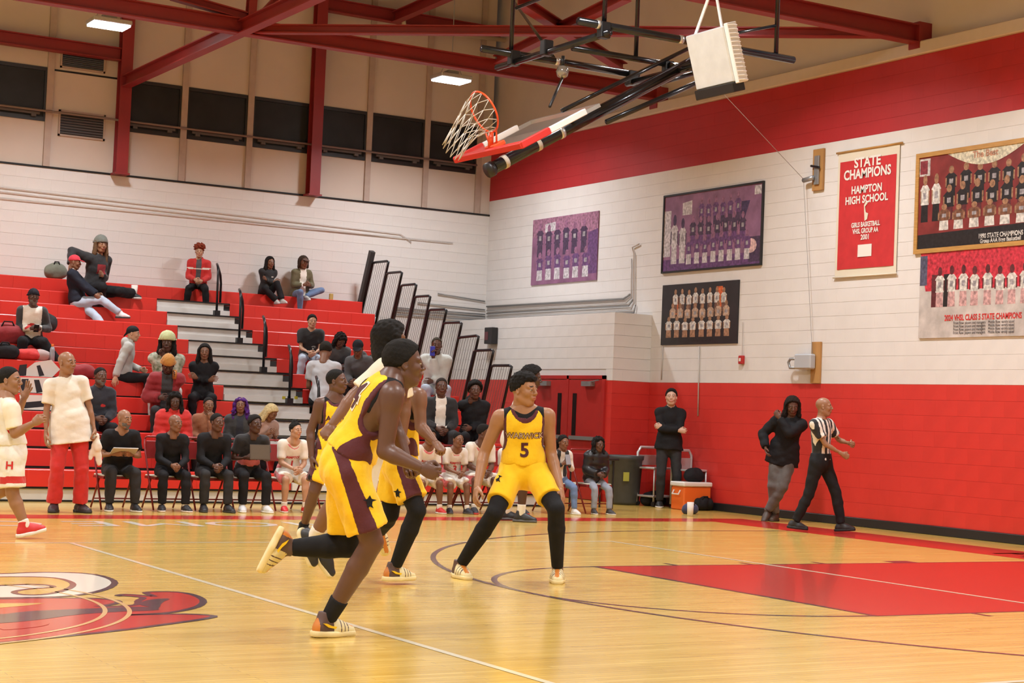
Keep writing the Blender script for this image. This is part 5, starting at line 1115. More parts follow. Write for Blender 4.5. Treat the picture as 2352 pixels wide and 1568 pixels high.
s5 = row('person with long dark hair in black hooded tracksuit on the top row', 12, 620, 603, 5, 'brown', ('hoodie', K_black, {'hood':True,'zones':[(lambda r_, f_, u_: (np.abs(u_-.36) < .01) & (r_ < -.03) & (r_ > -.11) & (f_ > 0), K_white)]}), ('loose', K_black, {'t':.014}), hair=('long', HB_), arm='cross', head=(-5,-6), kind='f', pk=dict(al=(.48,-.20,-.12), ar=(.42,-.08,-.14)), shoes=('sport',(.5,.48,.45),(.5,.5,.5)))
s6 = row('person in olive jacket, white top and blue jeans on the top row', 12, 697, 603, 0, 'brown', ('jacket', K_olive, {'hem':.12,'zones':[(lambda r_, f_, u_: (np.abs(r_) < .075) & (f_ > 0), K_white)]}), ('jeans', K_denim), hair=('bob', (.05,.03,.02)), gear=('cap','cap',(.10,.05,.035)), arm='lap', head=(-6,-4), kind='f', pk=dict(wl=(.26,-.12,.30), wr=(.27,.02,.28), al=(.20,-.06,.02), ar=(.30,.10,-.30)), shoes=('low',(.5,.48,.45),(.6,.6,.6)))
s7 = row('person in grey hooded sweatshirt and black durag looking right', 5, 306, 766, 70, 'light', ('hoodie', K_grey, {'hood':True}), ('pants', K_black), hair=None, gear=('durag','durag',(.012,.012,.014)), arm='brace', head=(10,-6), lean=10, pk=dict(wl=(.30,-.1,.2), wr=(-.10,.34,.02), al=(.40,.30,-.34), ar=(.42,.06,-.34)), shoes=('sport',(.5,.48,.46),(.1,.1,.1)))
s8 = row('person in pale green beanie and camouflage jacket with a hand to the mouth', 4, 384, 786, -20, 'deep', ('jacket', camo_mat()), ('pants', K_pale), hair=('locs', HB_), gear=('beanie','beanie',(.46,.50,.26),(1.20,1.22,1.14)), arm='face', head=(4,-6), build=1.12, hands=('hold','fist'))
s9 = row('person with long black hair and black top right of the camouflage jacket', 4, 470, 808, -20, 'brown', ('long', K_black, {'t':.014}), ('pants', K_black), hair=('long', HB_), arm='cross', head=(0,-6), kind='f')
s10 = row('person in golden beanie and red padded jacket drinking with head bowed', 3, 386, 838, -15, 'deep', ('puffer', K_dred, {'zones':[(lambda r_, f_, u_: (np.abs(r_) < .08) & (f_ > 0), K_char)]}), ('pants', K_char), hair=None, gear=('beanie','beanie',(.44,.19,.03),(1.1,1.1,1.12)), arm='eat', head=(0,-34), lean=22)
s11 = row('person in black jacket with a red badge behind the white polo', 2, 231, 864, -5, 'dark', ('jacket', K_navy, {'zones':[(lambda r_, f_, u_: (np.abs(r_+.06) < .035) & (np.abs(u_-.30) < .018) & (f_ > 0), K_red)]}), ('pants', K_black), hair=('buzz', HB_), arm='lap', head=(-15,-2), beard=(.012,.010,.009))
s12 = row('person in bright red padded jacket and black cap low in the stand', 1, 402, 922, -10, 'deep', ('puffer', K_red), ('pants', K_black), hair=('longcurl', HB_), arm='lap', head=(6,-12), kind='f', lean=16)
s13 = row('person in rust brown jacket eating beside the bright red jacket', 1, 479, 930, -20, 'brown', ('jacket', K_brown), ('pants', K_char), hair=('buzz', HB_), arm='eat', head=(-16,-4), build=1.1)
s14 = row('person with long purple hair and dark jacket low in the stand', 1, 553, 930, -22, 'brown', ('jacket', K_char, {'zones':[(lambda r_, f_, u_: (np.abs(r_) < .06) & (f_ > 0), K_navy)]}), ('pants', K_black), hair=('longcurl', (.085,.018,.19)), arm='lap', head=(4,-2), kind='f', hairscale=(1,1.03,.8))
s15 = row('person with long blonde hair bowed over the lap by the aisle', 1, 622, 948, 10, 'brown', ('tee', cloth('rose_beige',(.42,.28,.24))), ('pants', K_black), hair=('long', (.62,.48,.24)), arm='phone', head=(-24,-38), kind='f', lean=22)
s16 = row('person in black t-shirt and light jeans leaning on the knees, right section', 7, 717, 738, -18, 'light', ('tee', K_black, {'t':.020,'zones':[(lambda r_, f_, u_: (np.abs(r_+.06) < .04) & (np.abs(u_-.22) < .04) & (f_ > 0) & (np.floor(u_*60) % 2 == 0), K_pale)]}), ('jeans', K_ldenim), hair=('fade', HB_), arm='clasp', head=(-8,-4), lean=24, foot=((.40,-.22),(.34,.20)), build=1.08, shoes=('low',(.02,.02,.02),(.45,.35,.15)))
s17 = row('person with black curly hair doubled over behind the grey sweatshirt', 6, 782, 782, -10, 'dark', ('jacket', K_dgrey), ('jeans', K_denim), hair=('longcurl', HB_), arm='clasp', head=(-10,-45), lean=38, kind='f')
s18 = row('child in pale grey t-shirt turned away, right section of the stand', 4, 748, 806, 150, 'brown', ('tee', cloth('pale_grey',(.46,.47,.50))), ('pants', K_black), hair=('fade', (.02,.017,.012)), arm='lap', head=(10,-20), lean=10)
s19 = row('person in dark grey hooded sweatshirt and cap bending to the left', 5, 822, 800, -50, 'brown', ('hoodie', K_dgrey, {'hood':True}), ('pants', K_char), hair=None, gear=('cap','cap',(.014,.014,.018)), arm='clasp', head=(-20,-30), lean=32, build=1.1)
s20 = row('person peering out between the grey sweatshirt and the tall dark hair', 5, 862, 800, -20, 'mid', ('hoodie', K_char), ('pants', K_black), hair=('buzz', HB_), arm='lap', head=(-10,-4), lean=14)
s21 = row('person in pale jacket and light jeans holding a blue phone to the face', 5, 1003, 793, -25, 'dark', ('jacket', K_pale, {'t':.026}), ('jeans', K_ldenim), hair=('buzz', (.05,.04,.025)), arm='face', head=(0,-2), lean=8, build=1.15, hands=('relax','hold'), beard=(.012,.01,.009))
s22 = row('person in open black jacket over a white t-shirt, right section', 2, 1014, 888, -20, 'dark', ('jacket', K_black, {'zones':[(lambda r_, f_, u_: (np.abs(r_) < .075) & (f_ > 0) & (u_ > .14), K_white)]}), ('pants', K_char), hair=('buzz', (.03,.02,.015)), arm='lap', head=(0,-2), lean=8)
s23 = row('person in black hooded jacket resting chin on hand near the guard rails', 2, 1091, 896, -20, 'dark', ('jacket', K_black, {'hood':True}), ('pants', K_black), hair=('afro', HB_), arm='face', head=(0,-6), lean=14)
# ================================================================ bench chairs
M_chair = mat('dark_red_chair_frame',(.22,.015,.016),rough=.35,metal=.2); M_pad = mat('cream_chair_pad',(.60,.55,.46),rough=.6); M_cback = mat('red_chair_back',(.26,.018,.018),rough=.4)
def make_chair(label, group):
    r = empty('folding_chair', (0,0,0), label, 'chair', group)
    MB().bbox((-.21,-.20,.405),(.21,.20,.425)).build('seat', M_pad, r, bevel=.008); MB().bbox((-.215,-.205,.375),(.215,.205,.405)).build('seat_frame', M_chair, r, bevel=.004)
    q = MB(); q.bbox((-.20,.245,.62),(.20,.262,.84)); q.build('backrest', M_cback, r, bevel=.01)
    for s in (-1,1):
        MB().tube([(s*.225,-.22,.01),(s*.225,.02,.40),(s*.222,.24,.78),(s*.215,.265,.86)],.012,7).build('front_leg', M_chair, r, smooth=True); MB().tube([(s*.20,.28,.01),(s*.20,.0,.38)],.012,7).build('rear_leg', M_chair, r, smooth=True)
    MB().tube([(-.225,-.14,.14),(.225,-.14,.14)],.009,6).build('stretcher', M_chair, r, smooth=True); MB().tube([(-.20,.22,.12),(.20,.22,.12)],.009,6).build('stretcher', M_chair, r, smooth=True)
    MB().tube([(-.215,.265,.86),(-.19,.27,.89),(.19,.27,.89),(.215,.265,.86)],.012,7).build('top_rail', M_chair, r, smooth=True)
    return r
xs = sorted(p['J']['pel'][0] for p in bench_people)
names = ['under the grey-bearded coach','under the bald coach','under the coach in the middle','under the coach in pink and black','under the player with number 1','hidden behind the two gold players','hidden behind the gold runner','left of the middle bench player','under the middle bench player','behind the defender at his left','behind the legs of the defender','under the girl in blue jeans','under the girl in the puffer jacket']
slots = xs[:5]+[xs[4]+.62, xs[4]+1.24]+xs[5:]
ch0 = make_chair('dark red folding chair with cream pad '+names[0], 'bench chairs')
for k, x in enumerate(slots):
    c = ch0 if k == 0 else copy_tree(ch0); c.location = (x, BYc+.03, 0); c['label'] = 'dark red folding chair with cream pad '+names[min(k,len(names)-1)]
# ================================================================ things on the end wall
EX, EY = V3(0,-1,0), V3(0,0,1)
pm = lambda n, c: mat('print_'+n, c, rough=.4, noise=.45, nscale=22)
def wall_rect(c4, x=XE):
    P = [atX(a,b,x) for a,b in c4]; y1 = (P[0][1]+P[3][1])/2; y0 = (P[1][1]+P[2][1])/2; zt = (P[0][2]+P[1][2])/2; zb = (P[2][2]+P[3][2])/2; return y1, y0, zb, zt
def team_photo(name, label, c4, frame_m, fw, bg, rows, seed, extra=None, y_right=None):
    y1, y0, zb, zt = wall_rect(c4)
    if y_right is not None: y0 = y_right
    W_, H_ = y1-y0, zt-zb; rng = random.Random(seed); x = XE-.004
    root = empty(name, (XE-.02,(y0+y1)/2,zb), label, 'picture')
    MB().bbox((XE-.024,y0,zb),(XE-.005,y1,zt)).build('backing', mat('board_'+name+str(seed), bg, rough=.35, noise=.25, nscale=5), root)
    if fw:
        q = MB(); x0, x1 = XE-.04, XE-.005
        q.bbox((x0,y0-fw/2,zb-fw/2),(x1,y1+fw/2,zb+fw/2)).bbox((x0,y0-fw/2,zt-fw/2),(x1,y1+fw/2,zt+fw/2)).bbox((x0,y0-fw/2,zb+fw/2),(x1,y0+fw/2,zt-fw/2)).bbox((x0,y1-fw/2,zb+fw/2),(x1,y1+fw/2,zt-fw/2)); q.build('frame', frame_m, root)
    o = V3(XE-.0245,y1,zb); lay = [0]
    def shape(pts, m, nm='print'):
        lay[0] += 1; b = MB(); b.prism([(u*W_, v*H_) for u, v in pts], o-V3(.00004*lay[0],0,0), EX, EY, V3(-1,0,0), .0003); b.build(nm, m, root)
    def ellip(cu, cv, ru, rv, n=12): return [(cu+ru*math.cos(2*math.pi*k/n), cv+rv*math.sin(2*math.pi*k/n)) for k in range(n)]
    if extra:
        for pts, m in extra(ellip): shape(pts, m)
    # each printed figure: head, torso, legs; the figures of one row share a layer
    for (v0, hgt, n, u0, u1, mt, mh, ml) in rows:
        bt, bh, bl_, bn_ = MB(), MB(), MB(), MB(); lay[0] += 4
        for k in range(n):
            u = u0+(u1-u0)*(k+.5)/n+rng.uniform(-.004,.004); w = (u1-u0)/n*.40; hh = hgt*rng.uniform(.94,1.05)
            for b_, pts, dz in ((bl_, [(u-w*.8,v0),(u+w*.8,v0),(u+w*.7,v0+hh*.42),(u-w*.7,v0+hh*.42)], 0), (bt, [(u-w*.9,v0+hh*.36),(u+w*.9,v0+hh*.36),(u+w*1.05,v0+hh*.68),(u+w*.5,v0+hh*.78),(u-w*.5,v0+hh*.78),(u-w*1.05,v0+hh*.68)], 1), (bh, ellip(u, v0+hh*.88, w*.48, hh*.115, 10), 2), (bh, [(u-w*1.05,v0+hh*.40),(u-w*.8,v0+hh*.40),(u-w*.8,v0+hh*.66),(u-w*1.05,v0+hh*.66)], 2), (bh, [(u+w*.8,v0+hh*.40),(u+w*1.05,v0+hh*.40),(u+w*1.05,v0+hh*.66),(u+w*.8,v0+hh*.66)], 2), (bn_, [(u-w*.35,v0+hh*.48),(u+w*.35,v0+hh*.48),(u+w*.35,v0+hh*.62),(u-w*.35,v0+hh*.62)], 3)):
                b_.prism([(a*W_, c*H_) for a, c in pts], o-V3(.00004*(lay[0]+dz),0,0), EX, EY, V3(-1,0,0), .0003)
        [tag(q_.build('printed_figures', m_, root), kind='stuff') for q_, m_ in ((bl_,ml),(bt,mt),(bh,mh),(bn_,pm('number_grey',(.30,.28,.30))))]
    adopt(root); return root, (y1,y0,zb,zt)
vi, vd, vw, vp = pm('violet',(.12,.05,.16)), pm('dark_violet',(.055,.03,.075)), pm('pale_violet',(.50,.47,.50)), pm('mauve',(.25,.11,.20))
team_photo('team_picture', 'faded violet team photograph nearest the corner, without a frame', [(1228,505),(1378,485),(1372,643),(1221,655)], None, 0, (.22,.09,.18), [(.42,.5,6,.06,.86,vd,vp,vd),(.06,.46,6,.06,.9,vi,vp,vw)], 1, lambda e: [([(0,.72),(1,.72),(1,1),(0,1)],pm('mauve_sky',(.30,.14,.22))),([(.20,.78),(.36,.80),(.36,.93),(.20,.91)],vw),([(.86,.1),(1,.1),(1,.75),(.86,.7)],vi)])
team_photo('team_picture', 'large violet team photograph in a thin black frame, upper row', [(1528,450),(1757,420),(1750,605),(1525,628)], M_black, .03, (.24,.12,.22), [(.10,.62,2,.07,.26,vw,vd,vw),(.52,.40,6,.36,.80,vi,vp,vd),(.30,.40,7,.27,.86,vd,vp,vi),(.08,.38,8,.24,.90,vi,vp,vw)], 2, lambda e: [([(0,.0),(1,.0),(1,.16),(0,.16)],vi),([(0,.2),(.08,.2),(.08,.8),(0,.8)],vw),([(.2,.72),(.30,.72),(.30,.9),(.2,.88)],vw),([(.88,.04),(1,.04),(1,.35),(.88,.35)],vd),([(.80,.45),(.88,.80),(.78,.8)],pm('dark_tree',(.05,.03,.09))),(e(.90,.24,.055,.09),pm('pink_disc',(.60,.40,.40))),([(.92,.86),(.985,.86),(.985,.97),(.92,.97)],vw)])
bk, sk, wh, og = pm('black',(.014,.012,.014)), pm('tan',(.30,.16,.09)), pm('white',(.55,.53,.50)), pm('orange',(.60,.12,.03))
team_photo('team_picture', 'black-bordered team photograph below the large violet one', [(1524,655),(1700,643),(1696,788),(1521,793)], None, 0, (.018,.017,.02), [(.52,.40,8,.14,.86,wh,sk,pm('brown',(.14,.07,.05))),(.30,.38,8,.10,.90,pm('beige',(.42,.30,.22)),sk,bk),(.12,.34,8,.05,.92,wh,sk,pm('tan2',(.32,.17,.10)))], 3, lambda e: [([(.70,.55),(.82,.55),(.80,.92),(.72,.92)],og),([(.16,.5),(.23,.5),(.22,.8),(.17,.8)],og),([(.24,.04),(.70,.04),(.70,.14),(.24,.14)],bk)])
rm, dk = pm('team_red',(.36,.035,.03)), pm('dark_maroon',(.10,.02,.025))
oak = mat('golden_oak',(.46,.25,.07),rough=.4,noise=.15,nscale=6,stretch=(1,1,8))
r_, rc = team_photo('team_picture', 'oak-framed team photograph in black kit at the right edge', [(2112,360),(2352,322),(2352,565),(2107,572)], oak, .06, (.20,.03,.03), [(.30,.52,2,.02,.20,wh,sk,bk),(.50,.36,7,.22,.98,bk,sk,bk),(.30,.38,7,.20,.97,bk,sk,dk),(.20,.26,7,.16,.98,pm('brown3',(.16,.07,.04)),sk,wh)], 4, lambda e: [([(0,0),(1,0),(1,.20),(0,.17)],bk),([(.0,.78),(.10,.78),(.10,.96),(0,.96)],pm('grey_white',(.50,.48,.46))),([(.02,.80),(.08,.80),(.08,.94),(.02,.94)],pm('maroon_sq',(.20,.03,.04)))], y_right=3.55)
b = MB(); y1, y0, zb, zt = rc; W_, H_ = y1-y0, zt-zb
arc = [(.22+.62*k/12, 1-.01-.17*math.sin(math.pi*k/12)) for k in range(13)]; b.prism([(u*W_,v*H_) for u,v in arc], V3(XE-.0275,y1,zb), EX, EY, V3(-1,0,0), .0004); o = b.build('print', pm('cream',(.55,.52,.40)), r_); o.matrix_parent_inverse = Matrix.Translation(r_.location).inverted()
def wall_text(par, body, u, v, size, m, rc, x=.029, sx=1., bold=True):
    y1, y0, zb, zt = rc; o = V3(XE-x, y1-u*(y1-y0), zb+v*(zt-zb)); t = place_text('lettering', body, size, o, EX, EY, m, par, lift=.0006, bold=bold, sx=sx)
    bpy.context.view_layer.update(); t.matrix_parent_inverse = Matrix.Translation(par.location).inverted(); return t
wall_text(r_, 'The Best', .53, .925, .12, pm('rust',(.42,.20,.12)), rc, .0285); wall_text(r_, '1990 STATE CHAMPIONS', .66, .10, .085, wh, rc, .030, .8); wall_text(r_, 'Group AAA Boys Basketball', .66, .05, .075, wh, rc, .030, .8)
r2_, rc2 = team_photo('team_picture', 'unframed team poster in white kit below the oak-framed photograph', [(2118,585),(2352,562),(2352,768),(2112,780)], None, 0, (.50,.46,.44), [(.36,.46,9,.12,.98,wh,dk,pm('rose',(.50,.30,.30)))], 5, lambda e: [([(.05,.55),(1,.55),(1,1),(.0,1)],pm('poster_red',(.48,.03,.05))),([(0,.62),(.06,.62),(.06,.97),(0,.97)],pm('slate',(.08,.08,.13))),([(.10,.36),(.17,.36),(.17,.74),(.10,.74)],dk),([(.20,.36),(.27,.36),(.27,.74),(.20,.74)],bk)], y_right=3.55)
wall_text(r2_, '2024 VHSL CLASS 5 STATE CHAMPIONS', .52, .225, .105, pm('bright_red',(.55,.03,.03)), rc2, .027, .72)
for k in range(4): wall_text(r2_, 'Front Row: players and managers    Middle Row: varsity squad', .53, .165-.038*k, .055, bk, rc2, .027, .75, False)
# championship banner
y1, y0, zb, zt = wall_rect([(1926,352),(2070,330),(2060,626),(1922,640)]); M_ban = mat('red_felt',(.50,.022,.025),rough=.8,noise=.08); M_bcream = mat('cream_felt',(.66,.60,.48),rough=.8); 
bn = empty('banner', (XE-.03,(y0+y1)/2,zb), 'red State Champions banner with cream edges hanging on the end wall', 'banner')
def wavy(y0,y1,z0,z1,x,m,nm,amp=.008):
    n = 14; b = MB(); vs = []
    for k in range(n+1):
        y = y0+(y1-y0)*k/n; dx = amp*math.sin(k*1.3)
        vs += [(XE-x-dx*.3,y,z1),(XE-x-dx,y,z0),(XE-x-dx*.3+.004,y,z1),(XE-x-dx+.004,y,z0)]
    fs = []
    for k in range(n): a = 4*k; c = a+4; fs += [(a,a+1,c+1,c),(a+2,c+2,c+3,a+3),(a,c,c+2,a+2),(a+1,a+3,c+3,c+1)]
    fs += [(0,2,3,1),(4*n,4*n+1,4*n+3,4*n+2)]; b.add(vs, fs); return b.build(nm, m, bn)
wavy(y0,y1,zb,zt,.020,M_bcream,'backing_cloth',.004); wavy(y0+.05,y1-.05,zb+.11,zt-.14,.027,M_ban,'red_field',.004)
MB().tube([(XE-.03,y0-.06,zt),(XE-.03,y1+.03,zt)],.014,8).build('top_rod', oak, bn, smooth=True); MB().tube([(XE-.03,y0-.02,zb),(XE-.03,y1+.02,zb)],.012,8).build('bottom_rod', M_bcream, bn, smooth=True)
adopt(bn); rcb = (y1,y0,zb,zt); M_let = mat('white_felt',(.72,.69,.64),rough=.8)
for tx, v, sz, sx in (('STATE',.893,.19,1.0),('CHAMPIONS',.805,.19,.88),('HAMPTON',.680,.15,.85),('HIGH SCHOOL',.600,.15,.85),('GIRLS BASKETBALL',.402,.095,.72),('VHSL GROUP AA',.352,.095,.72),('2001',.302,.10,.9)): wall_text(bn, tx, .5, v, sz, M_let, rcb, .034, sx)
b = MB(); b.prism([(-.02,0),(.03,.02),(.05,.1),(.0,.12),(-.02,.2),(.03,.24),(.0,.28),(-.04,.22),(-.03,.1)],V3(XE-.035,(y0+y1)/2,zb+.43*(zt-zb)),EX,EY,V3(-1,0,0),.001); q_ = b.build('small_figure', M_bcream, bn); q_.matrix_parent_inverse = Matrix.Translation(bn.location).inverted()
b = MB(); b.prism([(-.14,0),(.14,0),(.14,.17),(-.14,.17)],V3(XE-.035,(y0+y1)/2,zb+.15*(zt-zb)),EX,EY,V3(-1,0,0),.001); q_ = b.build('white_patch', M_let, bn); q_.matrix_parent_inverse = Matrix.Translation(bn.location).inverted()
# wooden wall boards with winch gear and the hoist cable
def board(c4, label):
    y1, y0, zb, zt = wall_rect(c4); r = empty('mounting_board', (XE-.02,(y0+y1)/2,zb), label, 'board'); MB().bbox((XE-.045,y0,zb),(XE-.004,y1,zt)).build('plank', mat('raw_pine',(.42,.22,.07),rough=.6,noise=.2,nscale=5,stretch=(1,1,.2)), r, bevel=.004); return r, y0, y1, zb, zt
r, y0, y1, zb, zt = board([(1873,344),(1898,341),(1893,437),(1870,439)], 'upright pine board with a grey pulley high on the wall left of the banner'); ym = (y0+y1)/2; zm = (zb+zt)/2
MB().bbox((XE-.075,ym-.05,zm-.22),(XE-.045,ym+.05,zm+.20)).build('bracket', M_grey, r, bevel=.005); MB().tube([(XE-.10,ym+.02,zm-.12),(XE-.10,ym+.24,zm-.14)],.035,10).build('pulley', M_grey, r, smooth=True); MB().tube([(XE-.085,ym-.08,zm+.02),(XE-.085,ym+.10,zm+.06)],.018,8).build('clamp', M_blk, r); adopt(r)
pcab = V3(XE-.10,ym+.24,zm-.12)
r, y0, y1, zb, zt = board([(1869,786),(1889,784),(1887,880),(1866,880)], 'upright pine board with a grey winch at the top of the red wainscot'); ym = (y0+y1)/2; zm = (zb+zt)/2
MB().bbox((XE-.16,ym-.02,zm-.10),(XE-.045,ym+.34,zm+.12)).build('winch_housing', mat('pale_grey_enamel',(.42,.44,.47),rough=.4), r, bevel=.02); MB().tube([(XE-.12,ym+.34,zm+.05),(XE-.12,ym+.46,zm+.05),(XE-.12,ym+.50,zm),(XE-.12,ym+.46,zm-.08),(XE-.12,ym+.34,zm-.08)],.02,8).build('crank', M_grey, r, smooth=True); adopt(r)
hz = V3(XE-.06,ym+.05,zm+.12)
tag(MB().tube([pcab, hz],.004,5).build('hoist_cable', mat('grey_cable',(.30,.29,.28),rough=.5)), 'thin grey vertical cable between the two pine boards', 'cable')
tag(MB().tube([pcab, atZ(1600,150,5.5)],.004,5).build('hoist_cable', MATS['grey_cable']), 'thin grey slanting cable from the pulley up towards the hoop frame', 'cable')
# conduits, alarm, clock-like boxes
M_con = mat('painted_conduit',(.50,.46,.43),rough=.4); M_con2 = mat('grey_conduit',(.24,.24,.235),rough=.4,metal=.4)
xw = XE-.03
for k, (ya, dz) in enumerate(((690,0),(699,.0),(706,0),(714,0),(722,0))):
    pts = [atX(1118,ya+14,xw), atX(1432+k*6,ya-4,xw), atX(1447+k*3,ya-14-k*2,xw)]
    pts += [atX(1447+k*3,600-k*6,xw)] if k in (1,3) else []
    if k == 3: pts += [atX(1452,568,xw), atX(1468,560,xw)]
    tag(MB().tube(pts,.013 if k else .018,6).build('conduit', M_con2 if k not in (1,3) else M_con, smooth=True), ['uppermost','second','third','fourth','lowest'][k]+' of the grey conduits running along the ledge above the doors', 'conduit')
yw = YB-.03
for k, (y_, x0) in enumerate(((668,1006),(694,960),(708,905),(716,905),(727,905))):
    a = atY(1114,y_+24-(y_-668)*.25,yw); bq_ = atY(x0,y_+6-(y_-668)*.2,yw)
    tag(MB().tube([bq_, a],.012,6).build('conduit', M_con2, smooth=True), ['uppermost','second','third','fourth','lowest'][k]+' of the grey conduits on the back wall behind the guard rails', 'conduit')
for k, (p0, p1) in enumerate((((0,430),(920,537)),((0,440),(935,548)),((0,455),(1040,558)))):
    tag(MB().tube([atY(*p0,yw), atY(*p1,yw)]+([atY(945,556,yw)] if k < 2 else []),.008,6).build('conduit', mat('cream_conduit',(.60,.56,.53),rough=.5), smooth=True), ['upper','middle','lower'][k]+' of three thin painted conduits high on the white back wall', 'conduit')
tag(MB().tube([(4.9,YB-.09,6.09),(14.3,YB-.09,6.09)],.02,7).build('conduit', mat('brown_conduit',(.20,.14,.12),rough=.5), smooth=True), 'brown conduit running across the window row on the back wall', 'conduit')
sp = empty('wall_box', (13.9,atX(1132,766,13.9)[1],atX(1132,790,13.9)[2]), 'small black wall box with a dark red card beside the doors', 'box'); yb_, zb_ = sp.location[1], sp.location[2]
MB().bbox((13.80,yb_-.14,zb_-.0),(13.925,yb_+.14,zb_+.30)).build('housing', M_black, sp, bevel=.008); MB().bbox((13.795,yb_+.0,zb_+.07),(13.80,yb_+.12,zb_+.22)).build('card', mat('dull_maroon',(.12,.03,.04),rough=.5), sp); adopt(sp)
al = empty('fire_alarm', tuple(atX(1703,836,XE-.02)), 'small red fire alarm box on the white wall below the pictures', 'alarm'); c = atX(1703,826,XE-.03)
MB().box(c,(.06,.10,.13)).build('housing', mat('alarm_red',(.42,.02,.02),rough=.4), al, bevel=.01); MB().box(c+V3(-.032,0,.0),(.006,.04,.05)).build('lens', M_let, al); MB().tube([c+V3(.01,0,.06), atX(1706,740,XE-.012)],.008,6).build('riser_conduit', M_con, al); adopt(al)
for px_, y0_, y1_, l in ((1606,795,955,'grey conduit dropping below the black-bordered picture onto the red wall'),(1522,795,872,'short grey conduit at the left of the end wall near the corner')):
    tag(MB().tube([atX(px_,y0_,XE-.015), atX(px_-3,y1_,XE-.015)],.010,6).build('conduit', M_con, smooth=True), l, 'conduit')
# ================================================================ folded ceiling hoop
ZP = 5.4; hoop = empty('folded_basketball_hoop', (8.9,4.5,ZP), 'basketball hoop folded up under the roof on black pipes with net and rim', 'hoop')
M_pipe = mat('black_pipe',(.012,.014,.02),rough=.22,metal=.4,coat=.3); M_rim = mat('orange_rim',(.80,.085,.02),rough=.35); M_pads = mat('red_edge_pad',(.62,.035,.03),rough=.4); M_padw = mat('white_edge_pad',(.85,.85,.85),rough=.4); M_net = mat('net_cord',(.55,.50,.42),rough=.8); M_bracket = mat('silver_clamp',(.55,.55,.55),rough=.3,metal=.7)
def pz(a, b, z=ZP): return atZ(a, b, z)
def ht(pts, r, nm='pipe', m=None, par=None, n=10): return MB().tube(pts, r, n).build(nm, m or M_pipe, par or hoop, smooth=True)
A0, A1 = V3(7.70,3.56,ZP), V3(10.55,3.56,ZP); B0, B1 = V3(7.60,5.38,ZP), V3(9.75,5.42,ZP); ht([A0,A1],.042,'main_pipe'); ht([B0,B1],.042,'main_pipe'); ht([V3(8.35,4.68,ZP),V3(10.15,4.68,ZP)],.034)
ht([V3(8.02,5.75,ZP-.10),V3(8.02,3.45,ZP-.09)],.038,'cross_pipe'); ht([V3(9.65,5.5,ZP-.10),V3(9.65,3.45,ZP-.09)],.038,'cross_pipe')
for p in ((8.02,5.38),(8.02,3.56),(8.02,4.68),(9.65,5.4),(9.65,3.56),(9.65,4.68)): MB().box((p[0],p[1],ZP-.05),(.12,.10,.17)).build('clamp', M_blk, hoop, bevel=.01)
for x, y in ((7.95,3.56),(9.0,3.56),(8.6,5.4)): ht([V3(x-.025,y,ZP),V3(x+.025,y,ZP)],.046,'band',M_bracket)
# hangers to the roof
for x, y in ((7.98,5.38),(8.02,3.56),(9.2,4.68),(10.3,3.56)): ht([V3(x,y,ZP),V3(x,y,ZC-.02)],.026,'hanger')
ht([V3(7.98,5.3,ZP+.5),V3(8.02,3.56,ZP+.55)],.02,'tie_pipe'); ht([V3(9.2,4.68,ZP+.9),V3(9.9,6.4,6.55)],.018,'tie_pipe'); ht([V3(9.2,4.68,ZP+.95),V3(8.6,3.0,7.2)],.018,'tie_pipe'); ht([V3(8.6,5.4,ZP),V3(9.3,7.6,6.6)],.018,'tie_pipe'); ht([V3(10.3,3.56,ZP+.35),V3(9.2,3.56,ZP+.02)],.018,'tie_pipe')
# mast
E_ = atY(1128,388,4.5); H_ = atY(1600,138,4.5); D_ = nrm(H_-E_); U_ = nrm(np.cross(V3(0,1,0), D_)); U_ = U_ if U_[2] > 0 else -U_   # U_: up, out of the board face
ht([E_,H_],.068,'mast',n=14); ht([E_+D_*.02-U_*0,E_-D_*.05],.082,'end_cap',M_black,n=14)
for t in (.16,.62,.95): ht([E_+D_*t,E_+D_*(t+.05)],.074,'band',mat('tape',(.52,.48,.40),rough=.5) if t < .7 else M_bracket,n=14)
ht([E_+D_*1.1+U_*.20,H_+U_*.16],.024,'brace_pipe'); ht([E_+D_*1.5-U_*.12+V3(0,-.12,0),H_-U_*.06+V3(.5,0,.05)],.03,'brace_pipe'); ht([H_-D_*.8+V3(0,.25,0),H_+V3(.35,.25,-.02)],.03,'brace_pipe'); ht([H_-D_*.3,V3(9.65,4.68,ZP)],.045,'hinge_arm')
# winch ball hanging below the pipes and its strap
wq = atY(1292,165,4.9); b = MB(); b.lathe([(.01,-.075),(.055,-.055),(.075,0),(.055,.055),(.01,.075)],wq,12); b.build('winch_drum', mat('glossy_grey',(.35,.33,.31),rough=.15,metal=.5), hoop, smooth=True); ht([wq-V3(0,0,.07), E_+D_*.98+U_*.30],.016,'strap',M_black)
ht([wq+V3(0,0,.06), V3(wq[0],wq[1],ZP-.05)],.02,'strap',M_black)
